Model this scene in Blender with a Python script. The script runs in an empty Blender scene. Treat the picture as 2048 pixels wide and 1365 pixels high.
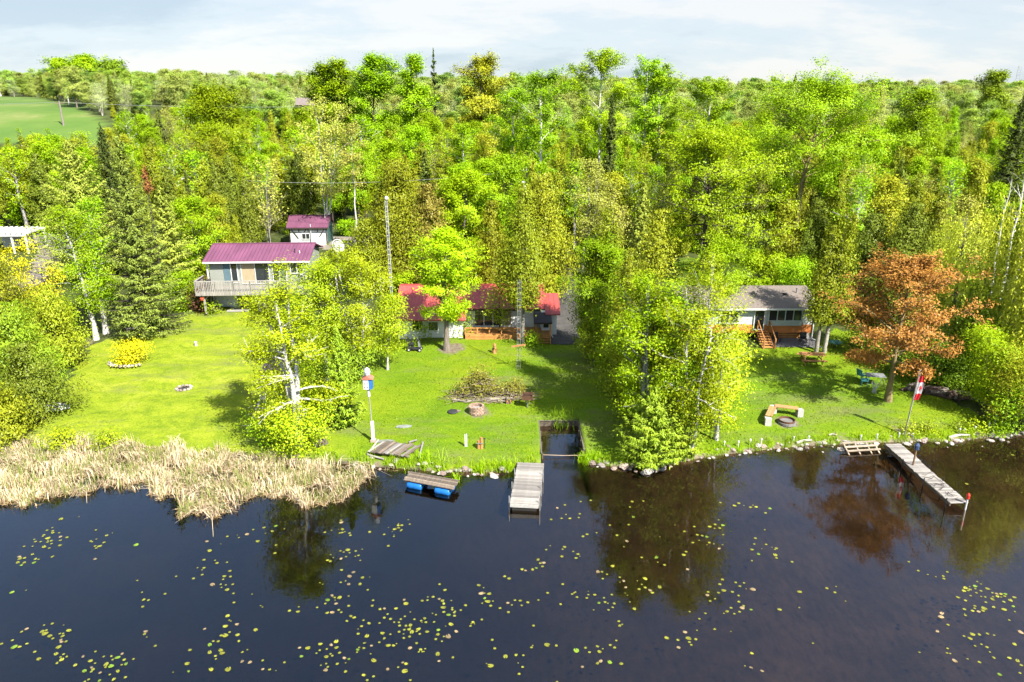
import bpy, math, random
import numpy as np
from mathutils import Vector, Matrix

S = bpy.context.scene
COL = S.collection
rad = math.radians
RN = random.Random(11)
NP = np.random.default_rng(5)

# ------------------------------------------------------------------ camera
FPX, TILT, CAMH = 1450.0, rad(18.6), 20.0
cam = bpy.data.cameras.new('camera')
cam.sensor_width = 36.0
cam.lens = FPX / 2048 * 36
cam.clip_start, cam.clip_end = 0.5, 9000
camo = bpy.data.objects.new('camera', cam)
COL.objects.link(camo)
camo.location = (0, 0, CAMH)
camo.rotation_euler = (rad(90) - TILT, 0, 0)
S.camera = camo
# ------------------------------------------------------------------ sky, sun, exposure
SUN_EL, SUN_AZ = rad(46), rad(139)          # azimuth clockwise from +Y
w = bpy.data.worlds.new('World')
S.world = w
w.use_nodes = True
nt = w.node_tree
nt.nodes.clear()
N = nt.nodes.new
L = nt.links.new
out = N('ShaderNodeOutputWorld')
sky = N('ShaderNodeTexSky')
sky.sky_type = 'NISHITA'
sky.sun_disc = False
sky.sun_elevation, sky.sun_rotation = SUN_EL, SUN_AZ
sky.air_density, sky.dust_density, sky.ozone_density = 1.0, 0.6, 2.0
bg = N('ShaderNodeBackground')
bg.inputs['Strength'].default_value = 0.13
L(sky.outputs[0], bg.inputs['Color'])
COVER_OFF = (2.2, 3.4, 0)
tc = N('ShaderNodeTexCoord')
sep = N('ShaderNodeSeparateXYZ')
L(tc.outputs['Generated'], sep.inputs[0])


def wmath(op, a, b=None):
    n = N('ShaderNodeMath')
    n.operation = op
    for i, v in enumerate((a, b)):
        if v is None:
            continue
        if isinstance(v, (int, float)):
            n.inputs[i].default_value = v
        else:
            L(v, n.inputs[i])
    return n.outputs[0]


zz = wmath('ADD', wmath('MAXIMUM', sep.outputs[2], 0.0), 0.24)
comb = N('ShaderNodeCombineXYZ')
L(wmath('DIVIDE', sep.outputs[0], zz), comb.inputs[0])
L(wmath('DIVIDE', sep.outputs[1], zz), comb.inputs[1])
comb.inputs[2].default_value = 3.7


def wnoise(scale, detail, rough, off):
    m = N('ShaderNodeMapping')
    m.inputs['Location'].default_value = off
    m.inputs['Scale'].default_value = (0.75, 1.0, 1.0)
    L(comb.outputs[0], m.inputs[0])
    n = N('ShaderNodeTexNoise')
    n.inputs['Scale'].default_value = scale
    n.inputs['Detail'].default_value = detail
    n.inputs['Roughness'].default_value = rough
    L(m.outputs[0], n.inputs['Vector'])
    return n.outputs[0]


def wramp(fac, stops):
    r = N('ShaderNodeValToRGB')
    e = r.color_ramp.elements
    while len(e) > 1:
        e.remove(e[0])
    e[0].position, e[0].color = stops[0]
    for p, c in stops[1:]:
        k = e.new(p)
        k.color = c
    r.color_ramp.interpolation = 'EASE'
    L(fac, r.inputs[0])
    return r.outputs[0]


cover = wramp(wnoise(0.42, 6, 0.55, COVER_OFF), [(0.44, (0, 0, 0, 1)), (0.60, (1, 1, 1, 1))])
# a cloud deck seen edge on closes up towards the horizon
lowdeck = wramp(sep.outputs[2], [(0.10, (1, 1, 1, 1)), (0.30, (0, 0, 0, 1))])
cover2 = wmath('MAXIMUM', wmath('MULTIPLY', cover, 0.9), wmath('MULTIPLY', lowdeck, 0.93))
ccol = wramp(wnoise(1.15, 6, 0.6, (0.4, 7.3, 0)), [(0.34, (0.60, 0.72, 0.84, 1)), (0.47, (0.80, 0.89, 0.97, 1)), (0.58, (1.0, 1.0, 1.0, 1))])
bgc = N('ShaderNodeBackground')
bgc.inputs['Strength'].default_value = 0.275
L(ccol, bgc.inputs['Color'])
mixw = N('ShaderNodeMixShader')
L(cover2, mixw.inputs[0])
L(bg.outputs[0], mixw.inputs[1])
L(bgc.outputs[0], mixw.inputs[2])
L(mixw.outputs[0], out.inputs[0])

sun = bpy.data.lights.new('sun', 'SUN')
sun.energy, sun.angle, sun.color = 5.0, rad(0.6), (1.0, 0.95, 0.86)
suno = bpy.data.objects.new('sun', sun)
COL.objects.link(suno)
sv = Vector((math.sin(SUN_AZ) * math.cos(SUN_EL), math.cos(SUN_AZ) * math.cos(SUN_EL), math.sin(SUN_EL)))
suno.rotation_euler = sv.to_track_quat('Z', 'Y').to_euler()
suno.location = sv * 80
vs = S.view_settings
vs.view_transform, vs.look, vs.gamma, vs.use_curve_mapping = 'Standard', 'None', 1.0, False
vs.exposure = 1.65
S.render.engine = 'CYCLES'
S.cycles.use_denoising = True
S.cycles.max_bounces = 4
S.cycles.transmission_bounces = 3
S.cycles.use_adaptive_sampling = True
S.cycles.adaptive_threshold = 0.03
S.cycles.diffuse_bounces = 2
S.cycles.transparent_max_bounces = 8
S.cycles.sample_clamp_indirect = 4.0
S.cycles.caustics_reflective = False
S.cycles.caustics_refractive = False


# ------------------------------------------------------------------ terrain function
def smooth(a, b, x):
    t = np.clip((np.asarray(x, float) - a) / (b - a), 0, 1)
    return t * t * (3 - 2 * t)


SHX = [-400, -40, -26, -15, -9.5, -6, -4.3, -2, 0, 1.6, 4.2, 6.1, 8.5, 11, 14, 17.4, 22.7, 26.8, 31.9, 45, 400]
SHY = [44, 39.8, 38.6, 38.0, 37.2, 36.6, 36.3, 36.2, 36.3, 37.2, 37.5, 36.7, 36.9, 37.9, 38.7, 39.4, 39.9, 40.1, 40.9, 43, 62]
CX0, CX1, CY1 = 1.68, 4.28, 42.4            # the boat slip cut into the bank
LD = [0, 0.35, 1.0, 3, 15, 25, 45, 80, 120, 180, 260, 400, 700, 5000]
LZ = [-0.08, 0.22, 0.34, 0.5, 1.05, 1.75, 3.0, 5.2, 8.4, 12.5, 16.5, 20.0, 23.0, 23.0]


def hterr(x, y):
    x = np.asarray(x, float)
    y = np.asarray(y, float)
    d = y - np.interp(x, SHX, SHY)
    land = np.interp(d, LD, LZ)
    hill = 8.0 * smooth(-25, -85, x) * smooth(95, 165, y) * (1 - 0.65 * smooth(170, 300, y))
    und = (np.sin(x * 0.031 + 1.3) * np.sin(y * 0.027) * 1.2 + np.sin(x * 0.013 - y * 0.009) * 1.5) * smooth(70, 200, y)
    lump = 0.05 * np.sin(x * 0.9 + 0.7 * np.sin(y * 0.6)) * np.sin(y * 0.8 + 1.0) * smooth(0.5, 4, d)
    land = land + hill + und + lump
    bed = -np.clip(0.08 + (-d) * 0.16, 0, 1.5)
    # reed bed: a shallow shelf at the left shore
    shelf = (1 - smooth(-8.5, -6.0, x)) * smooth(-6.5, -4.5, d)
    bed = bed * (1 - 0.85 * shelf)
    z = np.where(d < 0, bed, land)
    slip = (x > CX0) & (x < CX1) & (y < CY1) & (d > -3)
    return np.where(slip, np.minimum(z, -0.7), z)


def hz(x, y):
    return float(hterr(x, y))


def ray(px, py):
    a, b = px - 1024.0, 682.5 - py
    return np.array([a, FPX * math.cos(TILT) + b * math.sin(TILT), -FPX * math.sin(TILT) + b * math.cos(TILT)])


def P(px, py, z):
    """the point at height z behind a spot of the picture"""
    d = ray(px, py)
    k = (z - CAMH) / d[2]
    return Vector((d[0] * k, d[1] * k, z))


def G(px, py):
    """the point of the ground behind a spot of the picture"""
    d = ray(px, py)
    d = d / d[1]
    ys = np.concatenate([np.arange(20, 120, 0.05), np.arange(120, 600, 0.5)])
    zr = CAMH + d[2] * ys
    zt = np.maximum(hterr(d[0] * ys, ys), 0)
    i = int(np.argmax(zr <= zt))
    return Vector((d[0] * ys[i], ys[i], float(zt[i])))


def AT(px, D):
    """ground point at distance D in the direction of a picture column"""
    x = 0.0
    for _ in range(3):
        x = (px - 1024) / FPX * (D * math.cos(TILT) + (CAMH - hz(x, D)) * math.sin(TILT))
    return Vector((x, D, hz(x, D)))


def axial(p):
    return p[1] * math.cos(TILT) + (CAMH - p[2]) * math.sin(TILT)


def ztop(py, D):
    return CAMH - D * math.tan(TILT - math.atan((682.5 - py) / FPX))


def pxof(p):
    a = axial(p)
    up = p[1] * math.sin(TILT) + (p[2] - CAMH) * math.cos(TILT)
    return 1024 + FPX * p[0] / a, 682.5 - FPX * up / a


# ------------------------------------------------------------------ materials
MATS = {}
TONE = 0.68


def nmat(name):
    m = bpy.data.materials.new(name)
    m.use_nodes = True
    t = m.node_tree
    t.nodes.clear()
    o = t.nodes.new('ShaderNodeOutputMaterial')
    return m, t, o


def mat(name, c, rough=0.8, var=0.18, scale=3.0, bump=0.0, metal=0.0, stretch=(1, 1, 1), c2=None, spec=0.4, isl=0.0):
    c = tuple(v * TONE for v in c)
    c2 = c2 and tuple(v * TONE for v in c2)
    if name in MATS:
        return MATS[name]
    m, t, o = nmat(name)
    n, l = t.nodes.new, t.links.new
    b = n('ShaderNodeBsdfPrincipled')
    b.inputs['Roughness'].default_value = rough
    b.inputs['Metallic'].default_value = metal
    b.inputs['Specular IOR Level'].default_value = spec
    co = n('ShaderNodeTexCoord')
    mp = n('ShaderNodeMapping')
    mp.inputs['Scale'].default_value = stretch
    l(co.outputs['Object'], mp.inputs[0])
    nz = n('ShaderNodeTexNoise')
    nz.inputs['Scale'].default_value = scale
    nz.inputs['Detail'].default_value = 6
    nz.inputs['Roughness'].default_value = 0.65
    l(mp.outputs[0], nz.inputs['Vector'])
    r = n('ShaderNodeValToRGB')
    c2 = c2 or tuple(min(1, v * (1 + var)) for v in c)
    lo = tuple(v * (1 - var) for v in c)
    r.color_ramp.elements[0].position, r.color_ramp.elements[0].color = 0.3, (*lo, 1)
    r.color_ramp.elements[1].position, r.color_ramp.elements[1].color = 0.7, (*c2, 1)
    l(nz.outputs[0], r.inputs[0])
    hs = n('ShaderNodeHueSaturation')
    l(r.outputs[0], hs.inputs['Color'])
    oi = n('ShaderNodeObjectInfo')
    mr = n('ShaderNodeMapRange')
    mr.inputs['To Min'].default_value, mr.inputs['To Max'].default_value = 1 - var * 0.8 - isl, 1 + var * 0.8 + isl
    l(oi.outputs['Random'], mr.inputs[0])
    l(mr.outputs[0], hs.inputs['Value'])
    l(hs.outputs[0], b.inputs['Base Color'])
    if bump:
        bp = n('ShaderNodeBump')
        bp.inputs['Strength'].default_value = bump
        bp.inputs['Distance'].default_value = 0.03
        l(nz.outputs[0], bp.inputs['Height'])
        l(bp.outputs[0], b.inputs['Normal'])
    l(b.outputs[0], o.inputs[0])
    MATS[name] = m
    return m


def leafmat(name, cols, trans=0.35, hue=0.011, val=0.2, attr=None):
    if name in MATS:
        return MATS[name]
    m, t, o = nmat(name)
    n, l = t.nodes.new, t.links.new
    mid_ = cols[len(cols) // 2]
    cols = [tuple(u * 0.55 + v * 0.45 for u, v in zip(c_, mid_)) for c_ in cols]
    r = n('ShaderNodeValToRGB')
    e = r.color_ramp.elements
    e[0].color = (*cols[0], 1)
    e[1].color = (*cols[-1], 1)
    for i, c in enumerate(cols[1:-1]):
        k = e.new((i + 1) / (len(cols) - 1))
        k.color = (*c, 1)
    geo = n('ShaderNodeNewGeometry')
    l(geo.outputs['Random Per Island'], r.inputs[0])
    hs = n('ShaderNodeHueSaturation')
    l(r.outputs[0], hs.inputs['Color'])
    oi = n('ShaderNodeObjectInfo')
    if attr:
        at = n('ShaderNodeAttribute')
        at.attribute_name = attr
        src = at.outputs['Fac']
    else:
        src = oi.outputs['Random']
    mr = n('ShaderNodeMapRange')
    mr.inputs['To Min'].default_value, mr.inputs['To Max'].default_value = 1 - val, 1 + val
    l(src, mr.inputs[0])
    l(mr.outputs[0], hs.inputs['Value'])
    mm = n('ShaderNodeMath')
    mm.operation = 'MULTIPLY'
    mm.inputs[1].default_value = 7.31
    l(src, mm.inputs[0])
    fr = n('ShaderNodeMath')
    fr.operation = 'FRACT'
    l(mm.outputs[0], fr.inputs[0])
    mr2 = n('ShaderNodeMapRange')
    mr2.inputs['To Min'].default_value, mr2.inputs['To Max'].default_value = 0.5 - hue, 0.5 + hue
    l(fr.outputs[0], mr2.inputs[0])
    l(mr2.outputs[0], hs.inputs['Hue'])
    d = n('ShaderNodeBsdfDiffuse')
    tr = n('ShaderNodeBsdfTranslucent')
    l(hs.outputs[0], d.inputs[0])
    l(hs.outputs[0], tr.inputs[0])
    mx = n('ShaderNodeMixShader')
    mx.inputs[0].default_value = trans * 0.65
    l(d.outputs[0], mx.inputs[1])
    l(tr.outputs[0], mx.inputs[2])
    gl = n('ShaderNodeBsdfGlossy')
    gl.inputs['Roughness'].default_value = 0.45
    m2 = n('ShaderNodeMixShader')
    m2.inputs[0].default_value = 0.012
    l(mx.outputs[0], m2.inputs[1])
    l(gl.outputs[0], m2.inputs[2])
    l(m2.outputs[0], o.inputs[0])
    MATS[name] = m
    return m


# ------------------------------------------------------------------ object helpers
def mesh_np(name, v, faces, mats, smoothf=False, midx=None):
    """v (N,3) and a face array (M,k) to a mesh datablock"""
    me = bpy.data.meshes.new(name)
    v = np.asarray(v, np.float32)
    f = np.asarray(faces, np.int32)
    k = f.shape[1]
    me.vertices.add(len(v))
    me.vertices.foreach_set('co', v.ravel())
    me.loops.add(f.size)
    me.loops.foreach_set('vertex_index', f.ravel())
    me.polygons.add(len(f))
    me.polygons.foreach_set('loop_start', np.arange(0, f.size, k, dtype=np.int32))
    if midx is not None:
        me.polygons.foreach_set('material_index', np.asarray(midx, np.int32))
    if smoothf:
        me.polygons.foreach_set('use_smooth', np.ones(len(f), bool))
    for m in (mats if isinstance(mats, (list, tuple)) else [mats]):
        me.materials.append(m)
    me.update(calc_edges=True)
    return me


def link(name, data, parent=None, loc=None, rz=0.0):
    o = bpy.data.objects.new(name, data)
    COL.objects.link(o)
    if parent is not None:
        o.parent = parent
    if loc is not None:
        o.location = loc
    if rz:
        o.rotation_euler = (0, 0, rz)
    return o


def tag(o, label, cat, group=None, kind=None):
    o['label'] = label
    o['category'] = cat
    if group:
        o['group'] = group
    if kind:
        o['kind'] = kind
    return o


def root(name, loc, label, cat, rz=0.0, group=None):
    return tag(link(name, None, None, loc, rz), label, cat, group)


class MB:
    """collects solid pieces, builds one mesh"""

    def __init__(s):
        s.v, s.f = [], []

    def add(s, v, f):
        o = len(s.v)
        s.v += [tuple(p) for p in v]
        s.f += [tuple(i + o for i in q) for q in f]
        return s

    def box(s, c, d, m=None):
        x, y, z = d[0] / 2, d[1] / 2, d[2] / 2
        v = [Vector(q) for q in ((-x, -y, -z), (x, -y, -z), (x, y, -z), (-x, y, -z), (-x, -y, z), (x, -y, z), (x, y, z), (-x, y, z))]
        if m is not None:
            v = [m @ q for q in v]
        c = Vector(c)
        return s.add([q + c for q in v], [(3, 2, 1, 0), (4, 5, 6, 7), (0, 1, 5, 4), (1, 2, 6, 5), (2, 3, 7, 6), (3, 0, 4, 7)])

    def bb(s, x0, x1, y0, y1, z0, z1):
        return s.box(((x0 + x1) / 2, (y0 + y1) / 2, (z0 + z1) / 2), (x1 - x0, y1 - y0, z1 - z0))

    def beam(s, a, b, wd, hd):
        a, b = Vector(a), Vector(b)
        d = b - a
        q = d.to_track_quat('X', 'Z').to_matrix()
        return s.box((a + b) / 2, (d.length, wd, hd), q)

    def tube(s, pts, rs, n=6, cap=True):
        pts = [Vector(p) for p in pts]
        if not isinstance(rs, (list, tuple)):
            rs = [rs] * len(pts)
        o = []
        ref = Vector((0.31, 0.95, 0.05))
        for i, p in enumerate(pts):
            d = (pts[min(i + 1, len(pts) - 1)] - pts[max(i - 1, 0)]).normalized()
            a = d.cross(ref)
            if a.length < 1e-3:
                a = d.cross(Vector((1, 0, 0)))
            a.normalize()
            b = d.cross(a)
            o += [p + (a * math.cos(2 * math.pi * k / n) + b * math.sin(2 * math.pi * k / n)) * rs[i] for k in range(n)]
        f = []
        for i in range(len(pts) - 1):
            for k in range(n):
                f.append((i * n + k, i * n + (k + 1) % n, (i + 1) * n + (k + 1) % n, (i + 1) * n + k))
        if cap:
            f.append(tuple(reversed(range(n))))
            f.append(tuple((len(pts) - 1) * n + k for k in range(n)))
        return s.add(o, f)

    def lathe(s, prof, n=16, c=(0, 0, 0)):
        c = Vector(c)
        v = [c + Vector((r * math.cos(2 * math.pi * k / n), r * math.sin(2 * math.pi * k / n), z)) for r, z in prof for k in range(n)]
        f = [(i * n + k, i * n + (k + 1) % n, (i + 1) * n + (k + 1) % n, (i + 1) * n + k) for i in range(len(prof) - 1) for k in range(n)]
        f.append(tuple(reversed(range(n))))
        f.append(tuple((len(prof) - 1) * n + k for k in range(n)))
        return s.add(v, f)

    def prism(s, poly, y0, y1, axis='y'):
        """extrude a polygon given in x,z along y (or in y,z along x)"""
        n = len(poly)
        if axis == 'y':
            v = [(a, y0, b) for a, b in poly] + [(a, y1, b) for a, b in poly]
        elif axis == 'x':
            v = [(y0, a, b) for a, b in poly] + [(y1, a, b) for a, b in poly]
        else:
            v = [(a, b, y0) for a, b in poly] + [(a, b, y1) for a, b in poly]
        f = [tuple(range(n)), tuple(reversed(range(n, 2 * n)))] + [(i, i + n, (i + 1) % n + n, (i + 1) % n) for i in range(n)]
        return s.add(v, f)

    def slab(s, q, th):
        """a quad sheet thickened downwards along its normal"""
        q = [Vector(p) for p in q]
        nrm = (q[1] - q[0]).cross(q[2] - q[0]).normalized()
        if nrm.z < 0:
            nrm = -nrm
        b = [p - nrm * th for p in q]
        return s.add(q + b, [(0, 1, 2, 3), (7, 6, 5, 4), (0, 4, 5, 1), (1, 5, 6, 2), (2, 6, 7, 3), (3, 7, 4, 0)])

    def mesh(s, name, m, smoothf=False):
        me = bpy.data.meshes.new(name)
        me.from_pydata(s.v, [], s.f)
        me.materials.append(m)
        if smoothf:
            for p in me.polygons:
                p.use_smooth = True
        me.update()
        import bmesh
        bm = bmesh.new()
        bm.from_mesh(me)
        bmesh.ops.recalc_face_normals(bm, faces=bm.faces)
        bm.to_mesh(me)
        bm.free()
        return me

    def build(s, name, m, parent=None, loc=None, rz=0.0, smoothf=False):
        return link(name, s.mesh(name, m, smoothf), parent, loc, rz)


def copy_tree(o, parent=None):
    c = o.copy()
    COL.objects.link(c)
    c.parent = parent
    for ch in o.children:
        copy_tree(ch, c)
    return c


def blob(rng, sx, sy, sz, n=9, rings=5, rough=0.18):
    """an uneven stone"""
    v, f = [], []
    for i in range(rings):
        th = math.pi * (i + 0.5) / rings
        for k in range(n):
            ph = 2 * math.pi * k / n + 0.3 * i
            r = 1 + rng.uniform(-rough, rough)
            v.append((sx * r * math.sin(th) * math.cos(ph), sy * r * math.sin(th) * math.sin(ph), sz * r * math.cos(th)))
    for i in range(rings - 1):
        for k in range(n):
            f.append((i * n + k, i * n + (k + 1) % n, (i + 1) * n + (k + 1) % n, (i + 1) * n + k))
    f.append(tuple(reversed(range(n))))
    f.append(tuple((rings - 1) * n + k for k in range(n)))
    return MB().add(v, f)


# ================================================================== GROUND
def axis_arr(segs):
    a = []
    for lo, hi, st in segs:
        a += list(np.arange(lo, hi, st))
    return a


xa = axis_arr([(40, 130, 2), (130, 400, 10), (400, 1000, 60), (1000, 6001, 500)])
xs = sorted([-v for v in xa] + list(np.arange(-39.5, 40, 0.5)) + xa + [CX0 - 0.01, CX0 + 0.01, CX1 - 0.01, CX1 + 0.01])
ys = sorted(axis_arr([(-60, 20, 8), (20, 33, 1), (33, 46, 0.25), (46, 72, 0.6), (72, 170, 1.6), (170, 400, 6), (400, 1500, 60), (1500, 8001, 650)]) + [CY1 - 0.01, CY1 + 0.01])
xs, ys = np.array(xs), np.array(ys)
XX, YY = np.meshgrid(xs, ys)
ZZ = hterr(XX, YY)
gv = np.stack([XX, YY, ZZ], -1).reshape(-1, 3)
nx, ny = len(xs), len(ys)
ii, jj = np.meshgrid(np.arange(nx - 1), np.arange(ny - 1))
q0 = (jj * nx + ii).ravel()
gf = np.stack([q0, q0 + 1, q0 + nx + 1, q0 + nx], 1)


def inpoly(x, y, poly):
    x = np.asarray(x, float)
    y = np.asarray(y, float)
    r = np.zeros(x.shape, bool)
    n = len(poly)
    for i in range(n):
        x1, y1 = poly[i][0], poly[i][1]
        x2, y2 = poly[(i + 1) % n][0], poly[(i + 1) % n][1]
        c = ((y1 > y) != (y2 > y)) & (x < (x2 - x1) * (y - y1) / (y2 - y1 + 1e-12) + x1)
        r ^= c
    return r


LAWN_PX = [(-60, 930), (40, 895), (110, 815), (150, 740), (185, 690), (250, 668), (330, 645), (400, 622), (520, 612), (640, 640), (740, 655), (800, 662),
           (940, 678), (1100, 668), (1150, 640), (1250, 690), (1400, 680), (1500, 694), (1640, 690), (1665, 655), (1760, 680), (1840, 755), (1900, 800), (1990, 850), (2080, 872)]
lawn_poly = [tuple(G(*p)[:2]) for p in LAWN_PX] + [(45, 30), (-45, 30)]
lawn2_poly = [tuple(G(*p)[:2]) for p in [(1335, 575), (1345, 522), (1400, 512), (1440, 530), (1440, 575)]]
field_poly = [(-400, 138), (-74, 138), (-80, 150), (-118, 195), (-152, 245), (-400, 255)]
gx, gy = gv[:, 0], gv[:, 1]
dsh = gy - np.interp(gx, SHX, SHY)
att = np.zeros((len(gv), 4), np.float32)
att[:, 0] = (inpoly(gx, gy, lawn_poly) | inpoly(gx, gy, lawn2_poly)) & (dsh > 0)
att[:, 1] = inpoly(gx, gy, field_poly) | (gy > 900)
DIRT = [((905, 697), 1.5, 0.8), ((955, 824), 1.3, 0.7), ((1573, 846), 1.15, 0.7), ((150, 690), 2.0, 0.7), ((720, 712), 1.2, 0.55), ((1040, 676), 1.5, .5), ((1795, 858), 0.8, 0.6), ((1690, 884), 1.3, .6)]
for p, r_, s_ in DIRT:
    c = G(*p)
    att[:, 2] = np.maximum(att[:, 2], s_ * np.clip(1.3 - np.hypot(gx - c.x, gy - c.y) / r_, 0, 1))
att[:, 2] = np.maximum(att[:, 2], 0.75 * np.clip(1 - dsh / 0.7, 0, 1) * (dsh > -0.3))
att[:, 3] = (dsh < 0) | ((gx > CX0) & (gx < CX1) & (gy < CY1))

m, t, o = nmat('ground')
n, l = t.nodes.new, t.links.new


def nz_(scale, detail=6, rough=0.6, vec=None):
    k = n('ShaderNodeTexNoise')
    k.inputs['Scale'].default_value = scale
    k.inputs['Detail'].default_value = detail
    k.inputs['Roughness'].default_value = rough
    l(vec or co.outputs['Object'], k.inputs['Vector'])
    return k.outputs[0]


def rp_(fac, stops):
    r = n('ShaderNodeValToRGB')
    e = r.color_ramp.elements
    e[0].position, e[0].color = stops[0][0], (*stops[0][1], 1)
    e[1].position, e[1].color = stops[-1][0], (*stops[-1][1], 1)
    for p, c in stops[1:-1]:
        k = e.new(p)
        k.color = (*c, 1)
    l(fac, r.inputs[0])
    return r.outputs[0]


def mx_(fac, a, b, mode='MIX'):
    k = n('ShaderNodeMix')
    k.data_type = 'RGBA'
    k.blend_type = mode
    if isinstance(fac, float):
        k.inputs[0].default_value = fac
    else:
        l(fac, k.inputs[0])
    l(a, k.inputs[6])
    l(b, k.inputs[7])
    return k.outputs[2]


co = n('ShaderNodeTexCoord')
mp = n('ShaderNodeMapping')
mp.inputs['Scale'].default_value = (0.35, 1.0, 1.0)
l(co.outputs['Object'], mp.inputs[0])
# lawn: broad patches of yellower and bluer grass, mower streaks, fine tufts, worn spots
lawn_a = rp_(nz_(0.16, 4), [(0.36, (0.1419, 0.1910, 0.0032)), (0.52, (0.0931, 0.1654, 0.0032)), (0.66, (0.0607, 0.1272, 0.0043))])
lawn_b = rp_(nz_(0.9, 7, 0.7, mp.outputs[0]), [(0.30, (0.0500, 0.1010, 0.0032)), (0.5, (0.0997, 0.1656, 0.0038)), (0.72, (0.1723, 0.1979, 0.0097))])
lawn = mx_(0.5, lawn_a, lawn_b)
fine = rp_(nz_(9.0, 5, 0.75), [(0.3, (0.55, 0.6, 0.5)), (0.5, (1, 1, 1)), (0.72, (1.35, 1.3, 1.4))])
lawn = mx_(1.0, lawn, fine, 'MULTIPLY')
thin = rp_(nz_(0.33, 5, 0.7, mp.outputs[0]), [(0.50, (0, 0, 0)), (0.68, (0.8, 0.8, 0.8))])
dry = rp_(nz_(3.0, 6, 0.7), [(0.3, (0.0714, 0.0924, 0.0252)), (0.7, (0.1428, 0.1428, 0.0546))])
lawn = mx_(thin, lawn, dry)
sx_ = n('ShaderNodeSeparateXYZ')
l(co.outputs['Object'], sx_.inputs[0])
lr = n('ShaderNodeMapRange')
lr.inputs['From Min'].default_value, lr.inputs['From Max'].default_value = -8.5, -13.0
l(sx_.outputs[0], lr.inputs[0])
lawn_l = rp_(nz_(0.7, 7, 0.7, mp.outputs[0]), [(0.28, (0.0990, 0.1533, 0.0072)), (0.5, (0.1617, 0.2094, 0.0090)), (0.72, (0.2242, 0.2452, 0.0270))])
lawn_l = mx_(1.0, lawn_l, fine, 'MULTIPLY')
wv = n('ShaderNodeTexNoise')
wv.inputs['Scale'].default_value = 0.30
wv.inputs['Detail'].default_value = 2
wv.inputs['Distortion'].default_value = 4.5
l(co.outputs['Object'], wv.inputs['Vector'])
arcs = rp_(wv.outputs[0], [(0.34, (0.80, 0.86, 0.80)), (0.47, (1, 1, 1)), (0.62, (1.08, 1.05, 1.0))])
lawn_l = mx_(1.0, lawn_l, arcs, 'MULTIPLY')
lawn_l = mx_(thin, lawn_l, dry)
lawn = mx_(lr.outputs[0], lawn, lawn_l)
field = rp_(nz_(0.05, 5), [(0.3, (0.0462, 0.1050, 0.0168)), (0.55, (0.0840, 0.1386, 0.0252)), (0.7, (0.1596, 0.1680, 0.0588))])
floor = rp_(nz_(1.4, 7, 0.7), [(0.3, (0.0192, 0.0264, 0.0072)), (0.5, (0.0420, 0.0600, 0.0120)), (0.7, (0.0780, 0.0660, 0.0336))])
dirt = rp_(nz_(4.0, 7, 0.7), [(0.3, (0.0600, 0.0480, 0.0300)), (0.7, (0.2040, 0.1680, 0.1200))])
bedm = n('ShaderNodeMapping')
bedm.inputs['Scale'].default_value = (1.4, 0.5, 1)
bedm.inputs['Rotation'].default_value = (0, 0, 0.5)
l(co.outputs['Object'], bedm.inputs[0])
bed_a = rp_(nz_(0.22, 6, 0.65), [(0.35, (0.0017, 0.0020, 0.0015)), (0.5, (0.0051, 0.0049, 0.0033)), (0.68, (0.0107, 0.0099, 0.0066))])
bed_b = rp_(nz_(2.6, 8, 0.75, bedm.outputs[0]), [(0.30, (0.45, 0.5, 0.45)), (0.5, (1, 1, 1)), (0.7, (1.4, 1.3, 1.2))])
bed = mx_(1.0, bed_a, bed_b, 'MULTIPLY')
# sand flat on the right, weed bed on the left
sb = n('ShaderNodeSeparateXYZ')
l(co.outputs['Object'], sb.inputs[0])
sbr = n('ShaderNodeMapRange')
sbr.inputs['From Min'].default_value, sbr.inputs['From Max'].default_value = -4.0, 12.0
l(sb.outputs[0], sbr.inputs[0])
sand = rp_(nz_(0.35, 7, 0.7), [(0.3, (0.0170, 0.0116, 0.0066)), (0.5, (0.0352, 0.0253, 0.0153)), (0.7, (0.0529, 0.0391, 0.0244))])
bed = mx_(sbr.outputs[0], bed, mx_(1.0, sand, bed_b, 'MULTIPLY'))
at = n('ShaderNodeAttribute')
at.attribute_name = 'mask'
sp = n('ShaderNodeSeparateColor')
l(at.outputs['Color'], sp.inputs[0])
edge = nz_(2.2, 4)


def jit(v):
    a = n('ShaderNodeMath')
    a.operation = 'ADD'
    l(v, a.inputs[0])
    s_ = n('ShaderNodeMath')
    s_.operation = 'SUBTRACT'
    l(edge, s_.inputs[0])
    s_.inputs[1].default_value = 0.5
    l(s_.outputs[0], a.inputs[1])
    r = n('ShaderNodeMapRange')
    r.inputs['From Min'].default_value, r.inputs['From Max'].default_value = 0.38, 0.62
    l(a.outputs[0], r.inputs[0])
    return r.outputs[0]


c = mx_(jit(sp.outputs[0]), floor, lawn)
c = mx_(sp.outputs[1], c, field)
c = mx_(jit(sp.outputs[2]), c, dirt)
ab = n('ShaderNodeAttribute')
ab.attribute_name = 'bed'
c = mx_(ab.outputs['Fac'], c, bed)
b = n('ShaderNodeBsdfPrincipled')
b.inputs['Roughness'].default_value = 0.95
b.inputs['Specular IOR Level'].default_value = 0.15
l(c, b.inputs['Base Color'])
bp = n('ShaderNodeBump')
bp.inputs['Strength'].default_value = 0.55
bp.inputs['Distance'].default_value = 0.08
l(nz_(6.0, 7, 0.75), bp.inputs['Height'])
l(bp.outputs[0], b.inputs['Normal'])
l(b.outputs[0], o.inputs[0])
gme = mesh_np('ground', gv, gf, m, True)
ca = gme.color_attributes.new('mask', 'FLOAT_COLOR', 'POINT')
ca.data.foreach_set('color', att.ravel())
cb_ = gme.attributes.new('bed', 'FLOAT', 'POINT')
cb_.data.foreach_set('value', np.ascontiguousarray(att[:, 3]))
ground = link('ground', gme)
ground['kind'] = 'structure'

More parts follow.
